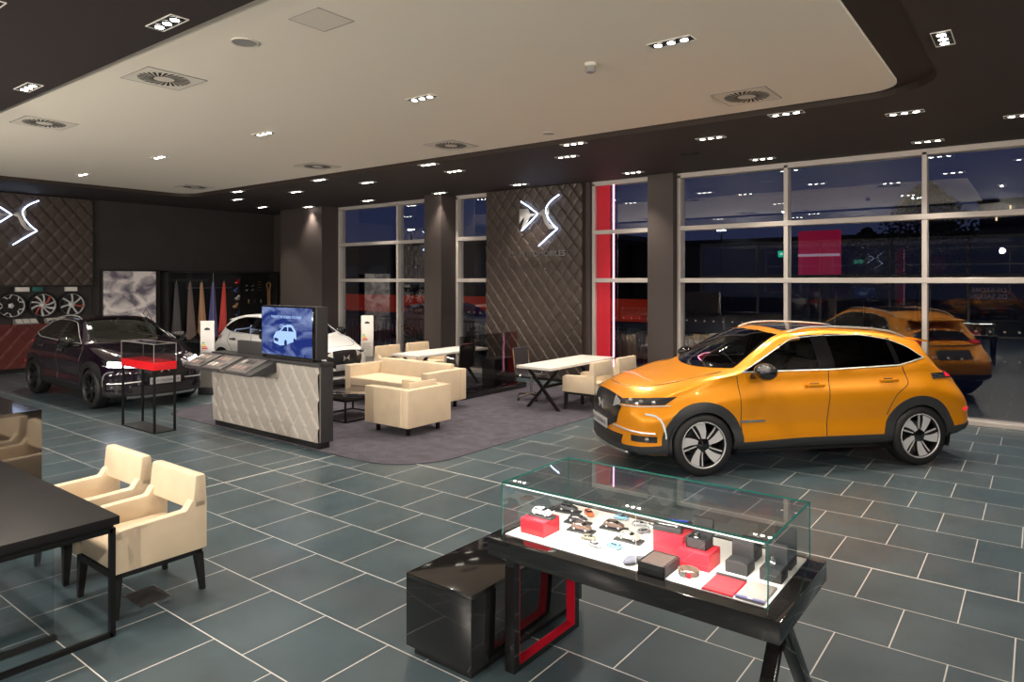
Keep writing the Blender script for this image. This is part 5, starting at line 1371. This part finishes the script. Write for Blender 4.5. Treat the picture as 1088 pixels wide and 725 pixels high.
def tree(label, x, y, h, seed):
    rnd = random.Random(seed); t = thing('tree', label, 'tree', (x, y, -.02), 0, 'trees outside')
    MB().cyl((0, 0, 0), (0, 0, h * .5), .18, .10, n=8).build('trunk', 'legwood', t)
    b = MB()
    for i in range(2600):
        a = rnd.uniform(0, 2 * PI); q = rnd.random() ** .5; zz = rnd.uniform(.3, 1) * h; r_ = h * .30 * math.sin(PI * min(1, (zz / h - .22) / .80)) * q
        c = Vector((r_ * math.cos(a), r_ * math.sin(a), zz)); u = Vector((rnd.uniform(-1, 1), rnd.uniform(-1, 1), rnd.uniform(-1, 1))).normalized() * .10; v = u.orthogonal().normalized() * .07
        b.add([c - u, c + v, c + u, c - v], [(0, 1, 2, 3)])
    b.build('crown', pmat('night leaves %d' % seed, (.012, .02, .012), .8), t, smooth=False)
tree('dark tree against the dusk sky outside the right bay', -3.7, 33, 6.3, 1); tree('dark bushy tree left of the other outside the right bay', -6.3, 35, 4.6, 2)
t = thing('railing', 'dark metal railing running along outside the windows', 'railing', (0, 15.0, -.02))
b = MB(); b.box(-22, -6, -.02, .02, 1.0, 1.05); b.box(-22, -6, -.02, .02, .12, .16); b.build('rail', 'metal_black', t)
b = MB(); x = -22
while x < -6: b.box(x - .008, x + .008, -.008, .008, .14, 1.02); x += .13
o = b.build('baluster', 'metal_black', t); o['kind'] = 'stuff'
t = thing('barrier', 'red and white barrier band with added red glow outside the left windows', 'barrier', (-22.5, 22, -.02))
MB().box(-9, 12, 0, .08, .75, 1.55).build('band', pmat('red band outside', (.45, .03, .015), .6, emit=(1, .06, .02), es=.12), t)  # band is no lamp; its weak emission stands in for tail-light glow
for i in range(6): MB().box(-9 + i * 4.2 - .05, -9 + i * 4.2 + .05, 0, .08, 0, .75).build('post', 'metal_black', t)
# ------------------------------------------------------------------ camera, world, lights
cam = bpy.data.cameras.new('camera'); co = bpy.data.objects.new('camera', cam); COL.objects.link(co)
co.location = (0, 0, 2.2); co.rotation_euler = (R(90), 0, math.atan2(.6082, .7938))
cam.sensor_width = 36; cam.lens = 36 * 732 / 1088; cam.shift_y = -64.5 / 1088; cam.clip_start = .05; cam.clip_end = 400
SC.camera = co
w = bpy.data.worlds.new('dusk'); SC.world = w; w.use_nodes = True
nt = w.node_tree; nt.nodes.clear(); N = nt.nodes; L = nt.links
tc = N.new('ShaderNodeTexCoord'); sp = N.new('ShaderNodeSeparateXYZ'); L.new(tc.outputs['Generated'], sp.inputs[0])
mp = N.new('ShaderNodeMapping'); mp.inputs['Scale'].default_value = (2.2, 2.2, 9); L.new(tc.outputs['Generated'], mp.inputs[0])
n = N.new('ShaderNodeTexNoise'); n.inputs['Scale'].default_value = 1.6; n.inputs['Detail'].default_value = 5; L.new(mp.outputs[0], n.inputs['Vector'])
cr = N.new('ShaderNodeValToRGB'); e = cr.color_ramp.elements
e[0].position = 0; e[0].color = (.052, .056, .11, 1); e[1].position = .5; e[1].color = (.004, .008, .052, 1)
k = e.new(.10); k.color = (.030, .042, .115, 1); k = e.new(.22); k.color = (.010, .018, .095, 1)
L.new(sp.outputs[2], cr.inputs[0])
mr = N.new('ShaderNodeMapRange'); mr.inputs[1].default_value = .48; mr.inputs[2].default_value = .68; L.new(n.outputs['Fac'], mr.inputs[0])
mx = N.new('ShaderNodeMix'); mx.data_type = 'RGBA'; L.new(mr.outputs[0], mx.inputs[0]); L.new(cr.outputs[0], mx.inputs[6]); mx.inputs[7].default_value = (.040, .055, .11, 1)
bg = N.new('ShaderNodeBackground'); bg.inputs[1].default_value = .68; L.new(mx.outputs[2], bg.inputs[0])
wo = N.new('ShaderNodeOutputWorld'); L.new(bg.outputs[0], wo.inputs[0])
SC.view_settings.view_transform = 'Standard'; SC.view_settings.look = 'None'; SC.view_settings.gamma = 1; SC.view_settings.use_curve_mapping = False
SC.view_settings.exposure = 0
SC.cycles.use_denoising = True
SC.cycles.max_bounces = 8; SC.cycles.transparent_max_bounces = 24
SC.cycles.sample_clamp_indirect = 6
def wide(x, y, z, tx, ty, tz, e, size=150, soft=.07, col=(1, .90, .78)):
    """wide-beam fill lamps, added without fixtures behind and beside the viewpoint"""
    ld = bpy.data.lights.new('fill_lamp', 'SPOT'); ld.energy = e; ld.spot_size = R(size); ld.spot_blend = 1; ld.shadow_soft_size = soft; ld.color = col
    lo = bpy.data.objects.new('fill_lamp', ld); COL.objects.link(lo); lo.location = (x, y, z)
    lo.rotation_euler = (Vector((tx, ty, tz)) - Vector((x, y, z))).to_track_quat('-Z', 'Y').to_euler()
FILL = 500  # strength of the added, unseen lamps that lift cream panel and upright faces
for x, y, z, tx, ty, tz, k in ((-13, -1.5, 2.2, -14, 6.5, 4.1, 1.45), (-9, -1.5, 2.2, -11, 6.5, 4.1, 1.45), (-5, -2.5, 2.2, -8, 6.5, 4.1, 1.55), (-1, -3, 3.2, -6, 7, 3.9, 1.1), (3, -2, 3.4, -4, 8, 4.0, .9), (4, 3, 3.4, -6, 6, 4.0, 1.1), (3.5, 8, 3.4, -8, 8, 4.2, .4)):
    wide(x, y, z, tx, ty, tz, FILL * k)
